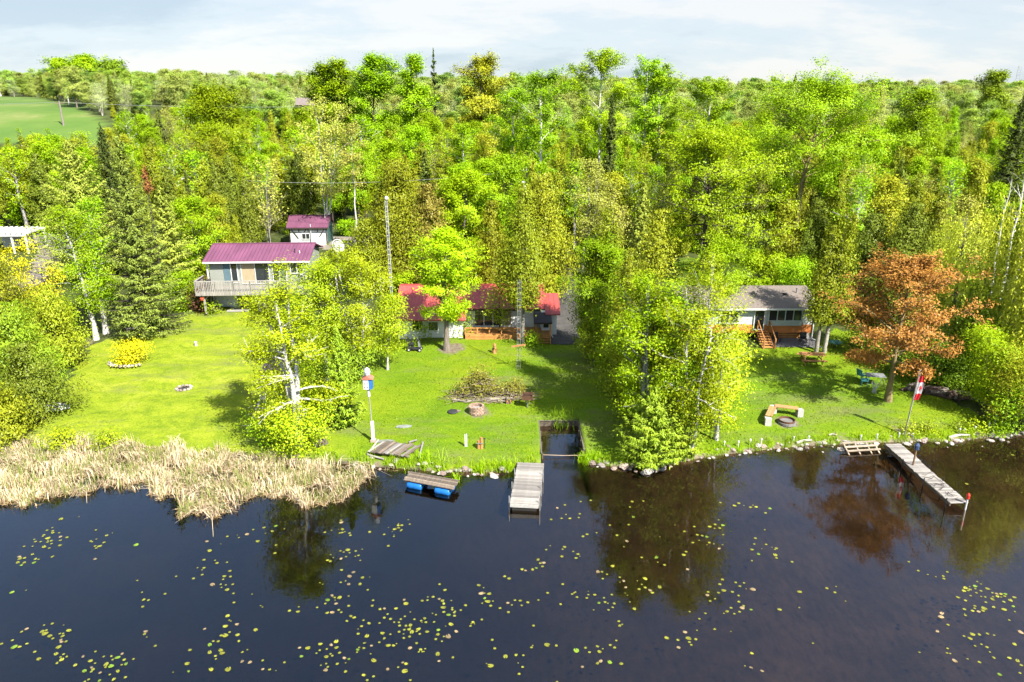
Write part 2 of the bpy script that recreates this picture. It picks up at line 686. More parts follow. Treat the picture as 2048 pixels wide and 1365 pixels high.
# ---- the lake
m, t, o = nmat('water')
n, l = t.nodes.new, t.links.new
co = n('ShaderNodeTexCoord')
def wm_(op, a, b_=None):
    k = n('ShaderNodeMath')
    k.operation = op
    for i_, v_ in enumerate((a, b_)):
        if v_ is None:
            continue
        if isinstance(v_, (int, float)):
            k.inputs[i_].default_value = v_
        else:
            l(v_, k.inputs[i_])
    return k.outputs[0]


tr = n('ShaderNodeBsdfTransparent')
tr.inputs['Color'].default_value = (0.58, 0.50, 0.42, 1)
gl = n('ShaderNodeBsdfGlossy')
gl.inputs['Roughness'].default_value = 0.015
gl.inputs['Color'].default_value = (1, 1, 1, 1)
bp = n('ShaderNodeBump')
bp.inputs['Strength'].default_value = 0.05
bp.inputs['Distance'].default_value = 0.05
wm = n('ShaderNodeMapping')
wm.inputs['Scale'].default_value = (1.0, 2.2, 1.0)
l(co.outputs['Object'], wm.inputs[0])
wn = n('ShaderNodeTexNoise')
wn.inputs['Scale'].default_value = 1.7
wn.inputs['Detail'].default_value = 3
l(wm.outputs[0], wn.inputs['Vector'])
l(wn.outputs[0], bp.inputs['Height'])
l(bp.outputs[0], gl.inputs['Normal'])
geo = n('ShaderNodeNewGeometry')
dp = n('ShaderNodeVectorMath')
dp.operation = 'DOT_PRODUCT'
l(geo.outputs['Incoming'], dp.inputs[0])
l(bp.outputs[0], dp.inputs[1])
# Schlick reflectance, the same seen from above and for light coming up from the bed
refl = wm_('ADD', wm_('MULTIPLY', wm_('POWER', wm_('SUBTRACT', 1.0, wm_('ABSOLUTE', dp.outputs['Value'])), 5.0), 0.93), 0.07)
mxs = n('ShaderNodeMixShader')
l(refl, mxs.inputs[0])
l(tr.outputs[0], mxs.inputs[1])
l(gl.outputs[0], mxs.inputs[2])
l(mxs.outputs[0], o.inputs[0])
wat = link('lake_water', MB().add([(-6000, -60, 0), (6000, -60, 0), (6000, 64, 0), (-6000, 64, 0)], [(0, 1, 2, 3)]).mesh('lake_water', m))
wat['kind'] = 'structure'


def sheet(name, poly_px, m, lift=0.05, st=0.8, poly=None):
    poly = poly or [tuple(G(*p)[:2]) for p in poly_px]
    pa = np.array(poly)
    x_ = np.arange(pa[:, 0].min() - st, pa[:, 0].max() + st, st)
    y_ = np.arange(pa[:, 1].min() - st, pa[:, 1].max() + st, st)
    X, Y = np.meshgrid(x_, y_)
    Z = hterr(X, Y) + lift
    nn = len(x_)
    i_, j_ = np.meshgrid(np.arange(nn - 1), np.arange(len(y_) - 1))
    cx, cy = x_[i_] + st / 2, y_[j_] + st / 2
    k = inpoly(cx, cy, poly)
    q = (j_ * nn + i_)[k]
    f_ = np.stack([q, q + 1, q + nn + 1, q + nn], 1)
    ob = link(name, mesh_np(name, np.stack([X, Y, Z], -1).reshape(-1, 3), f_, m, True))
    ob['kind'] = 'structure'
    return ob


gravel = mat('gravel', (0.24, 0.205, 0.18), 0.95, 0.3, 1.5, 0.6)
asphalt = mat('asphalt', (0.055, 0.05, 0.047), 0.95, 0.35, 1.2, 0.5)
sheet('driveway', [(1102, 690), (1108, 640), (1118, 580), (1118, 530), (1120, 500), (1142, 500), (1146, 540), (1150, 600), (1160, 660), (1150, 690)], asphalt, 0.05, 0.4)
sheet('gravel_lot', [(640, 500), (640, 478), (760, 470), (800, 480), (800, 500), (760, 512)], gravel, 0.06, 0.8)
sheet('gravel_road', [(0, 560), (60, 545), (75, 500), (40, 490), (70, 470), (130, 470), (200, 480), (240, 500), (120, 540), (60, 585), (0, 600)], gravel, 0.06, 0.8)


# ================================================================== TREES
def tubes_np(lines, n=5):
    """tapered polylines [(pts, radii)] to arrays"""
    V, F, o = [], [], 0
    an = np.arange(n) * 2 * math.pi / n
    ca_, sa_ = np.cos(an), np.sin(an)
    for pts, rs in lines:
        p = np.asarray(pts, float)
        d = np.gradient(p, axis=0)
        d /= np.linalg.norm(d, axis=1, keepdims=True) + 1e-9
        ref = np.where(np.abs(d[:, 2:3]) > 0.9, np.array([[1.0, 0, 0]]), np.array([[0, 0, 1.0]]))
        a = np.cross(d, ref)
        a /= np.linalg.norm(a, axis=1, keepdims=True) + 1e-9
        b_ = np.cross(d, a)
        r = np.asarray(rs)[:, None, None]
        V.append((p[:, None, :] + r * (a[:, None, :] * ca_[None, :, None] + b_[:, None, :] * sa_[None, :, None])).reshape(-1, 3))
        k = len(p)
        i_, j_ = np.meshgrid(np.arange(n), np.arange(k - 1))
        q = o + j_ * n + i_
        q2 = o + j_ * n + (i_ + 1) % n
        F.append(np.stack([q, q2, q2 + n, q + n], -1).reshape(-1, 4))
        o += k * n
    return np.concatenate(V), np.concatenate(F)


def leaves_np(pos, nrm, size, asp, rng, tang=None):
    """rhombic leaves at pos with normals nrm"""
    M = len(pos)
    nrm = nrm / (np.linalg.norm(nrm, axis=1, keepdims=True) + 1e-9)
    if tang is None:
        tang = rng.normal(size=(M, 3))
    tang = tang - nrm * np.sum(tang * nrm, 1, keepdims=True)
    tang /= np.linalg.norm(tang, axis=1, keepdims=True) + 1e-9
    bt = np.cross(nrm, tang)
    s_ = (size * rng.uniform(0.65, 1.35, M))[:, None]
    h = tang * s_ * 0.5
    b_ = bt * s_ * 0.5 * asp
    k = rng.uniform(-0.3, 0.3, M)[:, None] * b_
    V = np.stack([pos + h + k, pos - h * 0.7 + b_, pos - h * 0.7 - b_], 1).reshape(-1, 3)
    return V, np.arange(M * 3).reshape(M, 3)


def limb_path(p0, az, el, ln, droop, rng, k=5, wob=0.12):
    pts = [np.array(p0, float)]
    d = np.array([math.cos(az) * math.cos(el), math.sin(az) * math.cos(el), math.sin(el)])
    for i in range(k - 1):
        d = d + np.array([0, 0, -droop]) + rng.normal(size=3) * wob
        d /= np.linalg.norm(d)
        pts.append(pts[-1] + d * ln / (k - 1))
    return np.array(pts)


PROF = {
    'round': lambda u: math.sqrt(max(0.0, 1 - (2 * u - 0.9) ** 2 * 0.95)) if u > 0.1 else 0.6,
    'oval': lambda u: math.sin(math.pi * min(1, max(0, 0.12 + 0.86 * u))) ** 0.7,
    'vase': lambda u: 0.35 + 0.75 * math.sin(math.pi * min(1, 0.15 + 0.75 * u)),
    'pyr': lambda u: 1.05 - 0.72 * u,
    'top': lambda u: 0.25 + 0.85 * math.sin(math.pi * min(1, 0.05 + 0.85 * u)) ** 1.2,
}


def broadleaf(seed, h, wd, nl, leaf, base=0.25, limbs=22, prof='oval', stems=1, lean=(0, 0), rt=None, sub=5, droop=0.05,
              clump=0.35, el=(0.3, 1.0), spread=0.12, hang=0.0, thick=0.4):
    """branching tree: trunk polylines, leaf arrays"""
    rng = np.random.default_rng(seed)
    rt = rt or h * 0.016
    lines, anch = [], []
    for s_ in range(stems):
        a0 = rng.uniform(0, 6.28) if stems > 1 else 0
        a0 = a0 + s_ * 6.283 / stems
        ti = spread * (1 if stems > 1 else 0) * rng.uniform(0.7, 1.3)
        hh = h * (1 if s_ == 0 else rng.uniform(0.72, 0.97))
        K = 9
        us = np.linspace(0, 1, K)
        sx = lean[0] * h * us ** 1.2 + math.cos(a0) * ti * hh * us ** 0.85 + np.cumsum(rng.normal(size=K) * h * 0.008)
        sy = lean[1] * h * us ** 1.2 + math.sin(a0) * ti * hh * us ** 0.85 + np.cumsum(rng.normal(size=K) * h * 0.008)
        sx -= sx[0]
        sy -= sy[0]
        st = np.stack([sx, sy, hh * 0.97 * us - 0.15 * (us == 0)], 1)
        rs = rt * (1 / math.sqrt(stems) if stems > 1 else 1) * (1 - us * 0.93) ** 0.85 * (1 + 0.45 * np.exp(-us * 22))
        lines.append((st, rs))
        nlb = max(4, limbs // stems)
        for i in range(nlb):
            u = base + (0.98 - base) * ((i + rng.uniform(0.1, 0.9)) / nlb) ** 0.9
            v = (u - base) / (1 - base)
            p0 = np.array([np.interp(u, us, st[:, j]) for j in range(3)])
            az = i * 2.399 + rng.uniform(-0.5, 0.5) + s_ * 1.7
            if stems > 1 and rng.uniform() < 0.5:
                az = a0 + rng.uniform(-1.3, 1.3)
            ln = max(0.25, wd * 0.5 * PROF[prof](v) * rng.uniform(0.65, 1.15)) * (0.75 if stems > 1 else 1.0)
            e = el[0] + (el[1] - el[0]) * v + rng.uniform(-0.2, 0.2)
            LL = ln / max(0.35, math.cos(min(e, 1.15))) * 0.85
            if e > 0.05:
                LL = min(LL, ((h - p0[2]) * 0.72 + 0.03 * h) / math.sin(e))
            pp = limb_path(p0, az, e, LL, droop, rng)
            r0 = max(0.012, float(np.interp(u, us, rs)) * thick)
            lines.append((pp, r0 * np.linspace(1, 0.2, len(pp))))
            for tt in np.linspace(0.4, 1.0, 5):
                anch.append([np.interp(tt, np.linspace(0, 1, len(pp)), pp[:, j]) for j in range(3)])
            for k in range(sub):
                tt = rng.uniform(0.25, 0.95)
                q0_ = np.array([np.interp(tt, np.linspace(0, 1, len(pp)), pp[:, j]) for j in range(3)])
                sl = ln * rng.uniform(0.22, 0.5)
                sp_ = limb_path(q0_, az + rng.choice([-1, 1]) * rng.uniform(0.4, 1.2), e * 0.7 + rng.uniform(-0.3, 0.5), sl, droop * 1.3, rng, 4)
                lines.append((sp_, r0 * 0.42 * np.linspace(1, 0.25, 4)))
                anch += [sp_[1], sp_[2], sp_[3], sp_[3]]
    anch = np.array(anch)
    lv = None
    if nl:
        ix = rng.integers(0, len(anch), nl)
        pos = anch[ix] + rng.normal(size=(nl, 3)) * clump * np.array([1, 1, 0.7])
        if hang:
            pos[:, 2] -= rng.exponential(hang, nl)
        cen = np.array([lean[0] * h * 0.5, lean[1] * h * 0.5, h * (base + 1) * 0.45])
        ow = pos - cen
        ow /= np.linalg.norm(ow, axis=1, keepdims=True) + 1e-6
        nrm = ow * 0.6 + np.array([0, 0, 0.55]) + rng.normal(size=(nl, 3)) * 0.42
        pos[:, 2] = np.maximum(pos[:, 2], 0.12)
        lv = leaves_np(pos, nrm, leaf, 0.72, rng)
    return lines, lv


def cedar(seed, h, wd, nl, leaf, base=0.04, rt=None, sharp=0.8, lean=(0, 0), bare=0.0):
    rng = np.random.default_rng(seed)
    rt = rt or h * 0.016
    us = np.linspace(0, 1, 8)
    st = np.stack([lean[0] * h * us, lean[1] * h * us, h * us - 0.15 * (us == 0)], 1)
    lines = [(st, rt * (1 - us * 0.92))]
    ns = int(max(120, 26 * h))
    cen, dirs, ss = [], [], []
    ph = rng.uniform(0, 6.28, 4)
    for i in range(ns):
        u = base + (1 - base) * (1 - math.sqrt(rng.uniform(0.0, 1.0))) if rng.uniform() < 0.75 else rng.uniform(base, 1.0)
        az = rng.uniform(0, 6.283)
        lob = 1 + 0.22 * math.sin(3 * az + ph[0] + 5 * u) + 0.16 * math.sin(5 * az + ph[1] - 9 * u) + 0.12 * math.sin(17 * u + ph[2] + 2 * az)
        R = wd * 0.5 * ((1 - u) ** sharp * 0.92 + 0.05) * min(1, 0.55 + 2.2 * (u - base)) * lob
        k = rng.uniform(0.45, 1.0) ** 0.6
        cen.append([math.cos(az) * R * k + lean[0] * h * u, math.sin(az) * R * k + lean[1] * h * u, u * h])
        dirs.append([math.cos(az) * 0.75, math.sin(az) * 0.75, rng.uniform(0.25, 1.0)])
        ss.append(0.5 + 0.9 * R / (wd * 0.5))
        if i % 6 == 0 and R > 0.3:
            lines.append((np.array([[lean[0] * h * u, lean[1] * h * u, max(0.1, u * h - 0.4 * R)], cen[-1]]), np.array([rt * 0.25, 0.01])))
    cen, dirs, ss = np.array(cen), np.array(dirs), np.array(ss)
    ix = rng.integers(0, ns, nl)
    d = dirs[ix] / np.linalg.norm(dirs[ix], axis=1, keepdims=True)
    al = rng.uniform(-0.5, 1.0, nl)[:, None]
    sc = (ss[ix] * wd * 0.13)[:, None]
    pos = cen[ix] + d * al * sc * 1.3 + rng.normal(size=(nl, 3)) * sc * 0.5 * np.array([1, 1, 0.9])
    pos[:, 2] = np.clip(pos[:, 2], 0.08, h * 1.01)
    ow = pos * np.array([1, 1, 0])
    ow /= np.linalg.norm(ow, axis=1, keepdims=True) + 1e-6
    nrm = ow * 0.75 + np.array([0, 0, 0.35]) + rng.normal(size=(nl, 3)) * 0.45
    tang = d + np.array([0, 0, 0.5]) + rng.normal(size=(nl, 3)) * 0.5
    return lines, leaves_np(pos, nrm, leaf, 0.5, rng, tang)


def spruce(seed, h, wd, leaf, base=0.04, dens=1.0, gap=0.42, droop=0.35, rt=None, open_=0.0):
    rng = np.random.default_rng(seed)
    rt = rt or h * 0.015
    us = np.linspace(0, 1, 8)
    st = np.stack([0 * us, 0 * us, h * us - 0.15 * (us == 0)], 1)
    lines = [(st, rt * (1 - us * 0.95))]
    pos, nrm, tng = [], [], []
    z = base * h
    while z < h * 0.985:
        u = z / h
        Lr = wd * 0.5 * ((1 - u) ** 0.82 * 0.97 + 0.03)
        if u < 0.12:
            Lr *= 0.75 + 2 * u
        nb = max(4, int(round(5 + 5 * (1 - u))))
        a0 = rng.uniform(0, 6.28)
        for k in range(nb):
            if rng.uniform() < open_:
                continue
            az = a0 + k * 6.283 / nb + rng.uniform(-0.25, 0.25)
            ln = Lr * rng.uniform(0.62, 1.15)
            e0 = 0.35 * u + 0.1 - droop * (1 - u)
            zb = z + rng.uniform(-0.15, 0.15)
            ts = np.linspace(0, 1, 6)
            rr = ts * ln
            zz_ = zb + rr * math.tan(e0) + 0.22 * ln * ts ** 3
            pp = np.stack([np.cos(az) * rr, np.sin(az) * rr, zz_], 1)
            lines.append((pp, max(0.008, rt * 0.28 * (1 - u * 0.7)) * (1 - 0.85 * ts)))
            nlf = int((10 + 26 * ln) * dens)
            tt = rng.uniform(0.12, 1.0, nlf)
            q = np.stack([np.interp(tt, ts, pp[:, j]) for j in range(3)], 1)
            side = rng.uniform(-1, 1, nlf) * 0.30 * ln * (1.05 - tt * 0.75)
            dv = np.array([-math.sin(az), math.cos(az), 0])
            q = q + dv * side[:, None]
            q[:, 2] -= np.abs(side) * 0.35 + rng.exponential(0.07 * max(1, h / 10), nlf)
            pos.append(q)
            rdir = np.array([math.cos(az), math.sin(az), 0])
            nrm.append(np.array([0, 0, 0.9]) + rdir * 0.45 + rng.normal(size=(nlf, 3)) * 0.35)
            tng.append(rdir * 0.8 + dv * np.sign(side)[:, None] * 0.7 + np.array([0, 0, -0.25]) + rng.normal(size=(nlf, 3)) * 0.3)
        z += gap * rng.uniform(0.75, 1.25) * (1 - 0.45 * u) * max(1, h / 12)
    pos, nrm, tng = np.concatenate(pos), np.concatenate(nrm), np.concatenate(tng)
    top = np.stack([rng.normal(size=30) * 0.06, rng.normal(size=30) * 0.06, h * rng.uniform(0.93, 1.02, 30)], 1)
    pos = np.concatenate([pos, top])
    nrm = np.concatenate([nrm, rng.normal(size=(30, 3))])
    tng = np.concatenate([tng, np.tile([0, 0, 1.0], (30, 1))])
    pos[:, 2] = np.maximum(pos[:, 2], 0.08)
    return lines, leaves_np(pos, nrm, leaf, 0.34, rng, tng)


def willow(seed, h, wd, nl, leaf):
    rng = np.random.default_rng(seed)
    lines, _ = broadleaf(seed, h, wd * 0.8, 0, 0.1, 0.22, 26, 'round', 2, rt=h * 0.024, sub=6, droop=0.02)
    anch = np.concatenate([p[-2:] for p, r in lines[1:]])
    ns = nl // 22
    ix = rng.integers(0, len(anch), ns)
    P0 = anch[ix] + rng.normal(size=(ns, 3)) * 0.45
    ln = rng.uniform(0.15, 0.45, ns) * h
    pos, tng = [], []
    for i in range(22):
        tt = rng.uniform(0, 1, ns)
        dr = rng.normal(size=(ns, 3)) * 0.08
        q = P0 + dr
        ow = P0 * np.array([1, 1, 0])
        ow = ow / (np.linalg.norm(ow, axis=1, keepdims=True) + 0.5)
        q = q + ow * (np.sqrt(tt) * 0.5)[:, None]
        q[:, 2] -= tt * ln
        pos.append(q)
        tng.append(np.tile([0, 0, -1.0], (ns, 1)) + rng.normal(size=(ns, 3)) * 0.25)
    pos, tng = np.concatenate(pos), np.concatenate(tng)
    pos[:, 2] = np.maximum(pos[:, 2], 0.15)
    ow = pos * np.array([1, 1, 0.0])
    ow /= np.linalg.norm(ow, axis=1, keepdims=True) + 1e-6
    nrm = ow * 0.9 + np.array([0, 0, 0.5]) + rng.normal(size=pos.shape) * 0.6
    return lines, leaves_np(pos, nrm, leaf, 0.38, rng, tng)


BARK = {
    'grey': mat('bark_grey', (0.17, 0.14, 0.115), 0.95, 0.45, 6, 0.6, stretch=(1, 1, 0.3)),
    'dark': mat('bark_dark', (0.075, 0.058, 0.045), 0.95, 0.4, 6, 0.6, stretch=(1, 1, 0.3)),
    'white': mat('bark_white', (0.55, 0.51, 0.45), 0.85, 0.5, 5, 0.4, c2=(0.85, 0.82, 0.76), stretch=(1, 1, 3.5)),
    'pale': mat('bark_pale', (0.36, 0.33, 0.28), 0.9, 0.4, 5, 0.4, stretch=(1, 1, 1.5)),
    'olive': mat('bark_olive', (0.22, 0.17, 0.07), 0.9, 0.4, 4, 0.5, stretch=(1, 1, 0.4)),
}
LEAF = {
    'lime': leafmat('leaf_lime', [(0.158, 0.294, 0.005), (0.245, 0.396, 0.005), (0.364, 0.476, 0.009)], 0.4),
    'yellow_lime': leafmat('leaf_yellow_lime', [(0.223, 0.327, 0.006), (0.331, 0.423, 0.008), (0.461, 0.495, 0.013)], 0.4),
    'maple': leafmat('leaf_maple', [(0.2448, 0.4010, 0.0040), (0.3550, 0.5346, 0.0050), (0.4896, 0.6318, 0.0080)], 0.45, 0.0, 0.04),
    'green': leafmat('leaf_green', [(0.1131, 0.2060, 0.0027), (0.2054, 0.3110, 0.0036), (0.3406, 0.4060, 0.0045)], 0.36),
    'mid': leafmat('leaf_mid', [(0.106, 0.188, 0.009), (0.185, 0.282, 0.013), (0.290, 0.367, 0.020)], 0.34),
    'cedar': leafmat('leaf_cedar', [(0.122, 0.152, 0.008), (0.205, 0.241, 0.010), (0.313, 0.324, 0.014)], 0.2),
    'cedar_dark': leafmat('leaf_cedar_dark', [(0.069, 0.103, 0.011), (0.124, 0.163, 0.013), (0.201, 0.224, 0.018)], 0.2),
    'cedar_brown': leafmat('leaf_cedar_brown', [(0.134, 0.118, 0.020), (0.215, 0.179, 0.027), (0.296, 0.248, 0.045)], 0.2),
    'spruce': leafmat('leaf_spruce', [(0.081, 0.120, 0.019), (0.148, 0.196, 0.028), (0.265, 0.308, 0.049)], 0.15),
    'spruce_dark': leafmat('leaf_spruce_dark', [(0.032, 0.054, 0.012), (0.066, 0.094, 0.018), (0.124, 0.149, 0.032)], 0.15),
    'spruce_pale': leafmat('leaf_spruce_pale', [(0.138, 0.179, 0.025), (0.229, 0.282, 0.036), (0.366, 0.402, 0.054)], 0.15),
    'spray': leafmat('leaf_spray', [(0.143, 0.235, 0.014), (0.236, 0.337, 0.020), (0.337, 0.424, 0.029)], 0.3),
    'copper': leafmat('leaf_copper', [(0.1659, 0.0676, 0.0152), (0.2951, 0.1320, 0.0265), (0.4306, 0.2196, 0.0520)], 0.3, 0.012),
    'willow': leafmat('leaf_willow', [(0.3302, 0.3979, 0.0260), (0.4903, 0.5544, 0.0377), (0.6850, 0.7133, 0.0585)], 0.35),
    'olive': leafmat('leaf_olive', [(0.185, 0.220, 0.010), (0.282, 0.316, 0.014), (0.387, 0.395, 0.024)], 0.3),
    'pale': leafmat('leaf_pale', [(0.218, 0.246, 0.035), (0.337, 0.360, 0.055), (0.489, 0.479, 0.089)], 0.35),
    'yellow': leafmat('leaf_yellow', [(0.3340, 0.3248, 0.0070), (0.5345, 0.4883, 0.0080), (0.6679, 0.5958, 0.0130)], 0.3, 0.01, 0.12),
    'brown': leafmat('leaf_brown', [(0.143, 0.057, 0.022), (0.272, 0.107, 0.039), (0.400, 0.179, 0.073)], 0.2, 0.01),
    'maroon': leafmat('leaf_maroon', [(0.065, 0.030, 0.020), (0.129, 0.057, 0.034), (0.186, 0.110, 0.048)], 0.2, 0.01),
    'dry': leafmat('leaf_dry', [(0.099, 0.091, 0.013), (0.176, 0.182, 0.022), (0.263, 0.242, 0.044)], 0.2),
}


def tree_meshes(name, lines, lv, bark, leaf, sides=6):
    tv, tf = tubes_np(lines, sides)
    tm = mesh_np(name + '_trunk', tv, tf, BARK[bark], True)
    cm = mesh_np(name + '_crown', lv[0], lv[1], LEAF[leaf]) if lv is not None else None
    return tm, cm


TREES = []


def plant(name, cat, loc, tm, cm, label=None, group=None, sc=(1, 1, 1), rz=0.0, crown='crown', trunk='trunk'):
    r = link(name, None, None, loc, rz)
    r.scale = sc
    r['category'] = cat
    if label:
        r['label'] = label
    if group:
        r['group'] = group
    link(trunk, tm, r)
    if cm is not None:
        link(crown, cm, r)
    return r


def where(x, base=None, D=None):
    return G(x, base) if base is not None else AT(x, D)


BUSY = []          # (x, y, radius) taken by named trees and buildings


def named(kind, name, cat, label, x, top, wpx, base=None, D=None, leaf=None, bark='grey', group=None, seed=None, lc=1.0, ls=1.0, cb=None, **kw):
    """one tree of its own: column x, crown top row, crown width in picture pixels"""
    p = where(x, base, D)
    h = max(0.5, ztop(top, p.y) - p.z)
    wd = wpx / FPX * axial(p)
    seed = seed or int(abs(x) * 7 + top)
    near = min(1.0, 50 / p.y)
    lsz = (0.125 / near ** 0.9) * ls
    area = h * wd
    if cb is not None:
        kw['base'] = cb
    if kind == 'broad':
        nl = min(44000, int(lc * area * 450 * near))
        lines, lv = broadleaf(seed, h, wd, nl, lsz, **kw)
    elif kind == 'cedar':
        lines, lv = cedar(seed, h, wd, int(lc * area * 480 * near), lsz * 1.38, **kw)
    elif kind == 'spruce':
        lines, lv = spruce(seed, h, wd, lsz * 1.7, dens=lc * (1.7 if near > 0.8 else 1.2), **kw)
    elif kind == 'willow':
        lines, lv = willow(seed, h, wd, int(lc * area * 400 * near), lsz * 1.6)
    else:
        lines, lv = broadleaf(seed, h, wd, 0, lsz, **kw)
    tm, cm = tree_meshes(name, lines, lv, bark, leaf or 'mid')
    BUSY.append((p.x, p.y, wd * 0.33))
    return plant(name, cat, p, tm, cm, label, group)


# ================================================================== BUILDINGS
white_paint = mat('white_paint', (0.70, 0.70, 0.68), 0.7, 0.06, 2)
trim_white = mat('trim_white', (0.74, 0.74, 0.72), 0.6, 0.05, 2)
purple_metal = mat('purple_metal', (0.175, 0.060, 0.110), 0.5, 0.22, 0.9, stretch=(1, 0.3, 1))
red_metal = mat('red_metal', (0.55, 0.095, 0.085), 0.45, 0.22, 0.9, stretch=(1, 0.3, 1))
shingle_grey = mat('shingle_grey', (0.20, 0.165, 0.14), 0.95, 0.3, 9, 0.5)
shingle_dark = mat('shingle_dark', (0.05, 0.042, 0.042), 0.95, 0.3, 9, 0.5)
shingle_plum = mat('shingle_plum', (0.055, 0.034, 0.055), 0.95, 0.3, 9, 0.5)
siding_grey = mat('siding_grey', (0.32, 0.34, 0.295), 0.8, 0.10, 1.2, 0.2, stretch=(0.4, 1, 9))
siding_white = mat('siding_white', (0.85, 0.85, 0.81), 0.75, 0.10, 1.2, 0.2, stretch=(0.4, 1, 9))
siding_blue = mat('siding_blue', (0.60, 0.66, 0.70), 0.75, 0.10, 1.2, 0.2, stretch=(0.4, 1, 9))
siding_cedar = mat('siding_cedar', (0.52, 0.18, 0.045), 0.7, 0.25, 2.5, 0.3, stretch=(0.3, 1, 10))
teal_shutter = mat('teal_shutter', (0.10, 0.17, 0.20), 0.7, 0.1, 3)
dark_wood = mat('dark_wood', (0.05, 0.035, 0.028), 0.9, 0.3, 5, 0.3)
green_wall = mat('green_wall', (0.05, 0.12, 0.10), 0.8, 0.15, 3)
deck_grey = mat('deck_grey', (0.36, 0.335, 0.30), 0.9, 0.25, 5, 0.4, stretch=(1, 1, 0.5))
deck_orange = mat('deck_orange', (0.55, 0.25, 0.07), 0.75, 0.28, 4, 0.3, stretch=(0.4, 1, 1), isl=0.05)
concrete = mat('concrete', (0.40, 0.38, 0.35), 0.95, 0.2, 4, 0.3)
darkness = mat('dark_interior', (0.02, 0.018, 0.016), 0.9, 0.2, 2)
curtain = mat('curtain', (0.45, 0.36, 0.22), 0.9, 0.2, 4, stretch=(6, 1, 0.4))
metal_white = mat('metal_white', (0.72, 0.73, 0.73), 0.45, 0.05, 3)
metal_grey = mat('metal_grey', (0.34, 0.35, 0.36), 0.5, 0.12, 6, metal=0.4)
metal_dark = mat('metal_dark', (0.035, 0.035, 0.038), 0.5, 0.2, 6)
glass = None


def glassmat():
    m, t, o = nmat('window_glass')
    n, l = t.nodes.new, t.links.new
    b = n('ShaderNodeBsdfPrincipled')
    b.inputs['Base Color'].default_value = (0.022, 0.026, 0.030, 1)
    b.inputs['Roughness'].default_value = 0.06
    b.inputs['Specular IOR Level'].default_value = 0.7
    l(b.outputs[0], o.inputs[0])
    return m


glass = glassmat()


def window(rt, x0, x1, z0, z1, y, n=1, fm=None, gm=None, fw=0.07, name='window', dep=0.08):
    """frame proud of the wall at y (facing -y), panes set in"""
    fm = fm or trim_white
    f = MB()
    f.bb(x0 - fw, x1 + fw, y - dep, y + 0.02, z1, z1 + fw)
    f.bb(x0 - fw, x1 + fw, y - dep - 0.02, y + 0.02, z0 - fw, z0)
    wd = (x1 - x0) / n
    for i in range(n + 1):
        xx = x0 + wd * i
        w_ = fw if i in (0, n) else fw * 0.8
        a, b = (xx - fw, xx) if i == 0 else ((xx, xx + fw) if i == n else (xx - w_ / 2, xx + w_ / 2))
        f.bb(a, b, y - dep + 0.003, y + 0.02, z0, z1)
    fo = f.build(name, fm, rt)
    for i in range(n):
        a, b = x0 + wd * i + (fw * 0.4 if i else 0), x0 + wd * (i + 1) - (fw * 0.4 if i < n - 1 else 0)
        MB().bb(a, b, y - 0.035, y - 0.012, z0, z1).build('pane', (gm[i] if isinstance(gm, list) else gm) or glass, fo)
    return fo


def metal_ribs(q00, q10, q11, q01, sp, m, parent):
    """standing ribs running up a roof slope: q00-q10 eave, q01-q11 ridge"""
    q00, q10, q11, q01 = map(Vector, (q00, q10, q11, q01))
    k = max(2, int((q10 - q00).length / sp))
    b = MB()
    nrm = (q10 - q00).cross(q01 - q00).normalized()
    if nrm.z < 0:
        nrm = -nrm
    for i in range(k + 1):
        t_ = i / k
        b.beam(q00.lerp(q10, t_) + nrm * 0.012, q01.lerp(q11, t_) + nrm * 0.012, 0.045, 0.04)
    o_ = b.build('roof_ribs', m, parent)
    o_['kind'] = 'stuff'
    return o_


def gable(rt, x0, x1, y0, y1, zb, ze, rise, m_wall, m_roof, over=0.35, side=0.3, ribs=None, fascia=None, back_ze=None):
    """gabled block, ridge along x; front at y0"""
    ym = (y0 + y1) / 2
    wl = MB().prism([(y0, zb), (y1, zb), (y1, ze), (ym, ze + rise), (y0, ze)], x0, x1, 'x').build('wall', m_wall, rt)
    sl = rise / (ym - y0)
    a, b = x0 - side, x1 + side
    e0 = ze - over * sl + 0.10
    rz_ = ze + rise + 0.10
    q = [(a, y0 - over, e0), (b, y0 - over, e0), (b, ym, rz_), (a, ym, rz_)]
    p = [(a, y1 + over, e0), (b, y1 + over, e0), (b, ym, rz_), (a, ym, rz_)]
    rf_ = MB().slab(q, 0.09).slab(p, 0.09).build('roof', m_roof, rt)
    if ribs:
        metal_ribs(q[0], q[1], q[2], q[3], ribs, m_roof, rf_)
        MB().beam((a, ym, rz_ + 0.02), (b, ym, rz_ + 0.02), 0.22, 0.05).build('ridge_cap', m_roof, rf_)
    if fascia:
        MB().bb(a, b, y0 - over - 0.06, y0 - over - 0.004, e0 - 0.17, e0 - 0.03).build('fascia', fascia, rf_)
    return wl, rf_


# ---- the grey house with the purple roof
gp = G(465, 613)
A = root('grey_house', (AT(522, gp.y).x, gp.y, gp.z - 0.05), 'grey two-storey house with purple metal roof and wooden balcony deck', 'house', rad(3.0))
wl, rf_ = gable(A, -4.2, 4.5, 0, 5.6, 0, 4.38, 0.85, siding_grey, purple_metal, 0.45, 0.35, 0.32, trim_white)
MB().bb(-4.21, 4.51, -0.025, 0.0, 0.0, 2.05).build('lower_wall', siding_white, A)
MB().tube([(3.3, 1.0, 4.7), (3.3, 1.0, 5.15)], 0.05, 8).build('vent_pipe', metal_dark, rf_)
MB().tube([(3.75, 0.9, 4.7), (3.75, 0.9, 5.0)], 0.04, 8).build('vent_pipe', metal_white, rf_)
for a, b in ((-3.9, -2.85), (0.95, 1.75)):
    pass
window(A, -2.25, -1.75, 2.35, 4.12, 0, 1, gm=None)
window(A, -1.35, 1.05, 2.25, 4.12, 0, 2, gm=[curtain, None], name='patio_door')
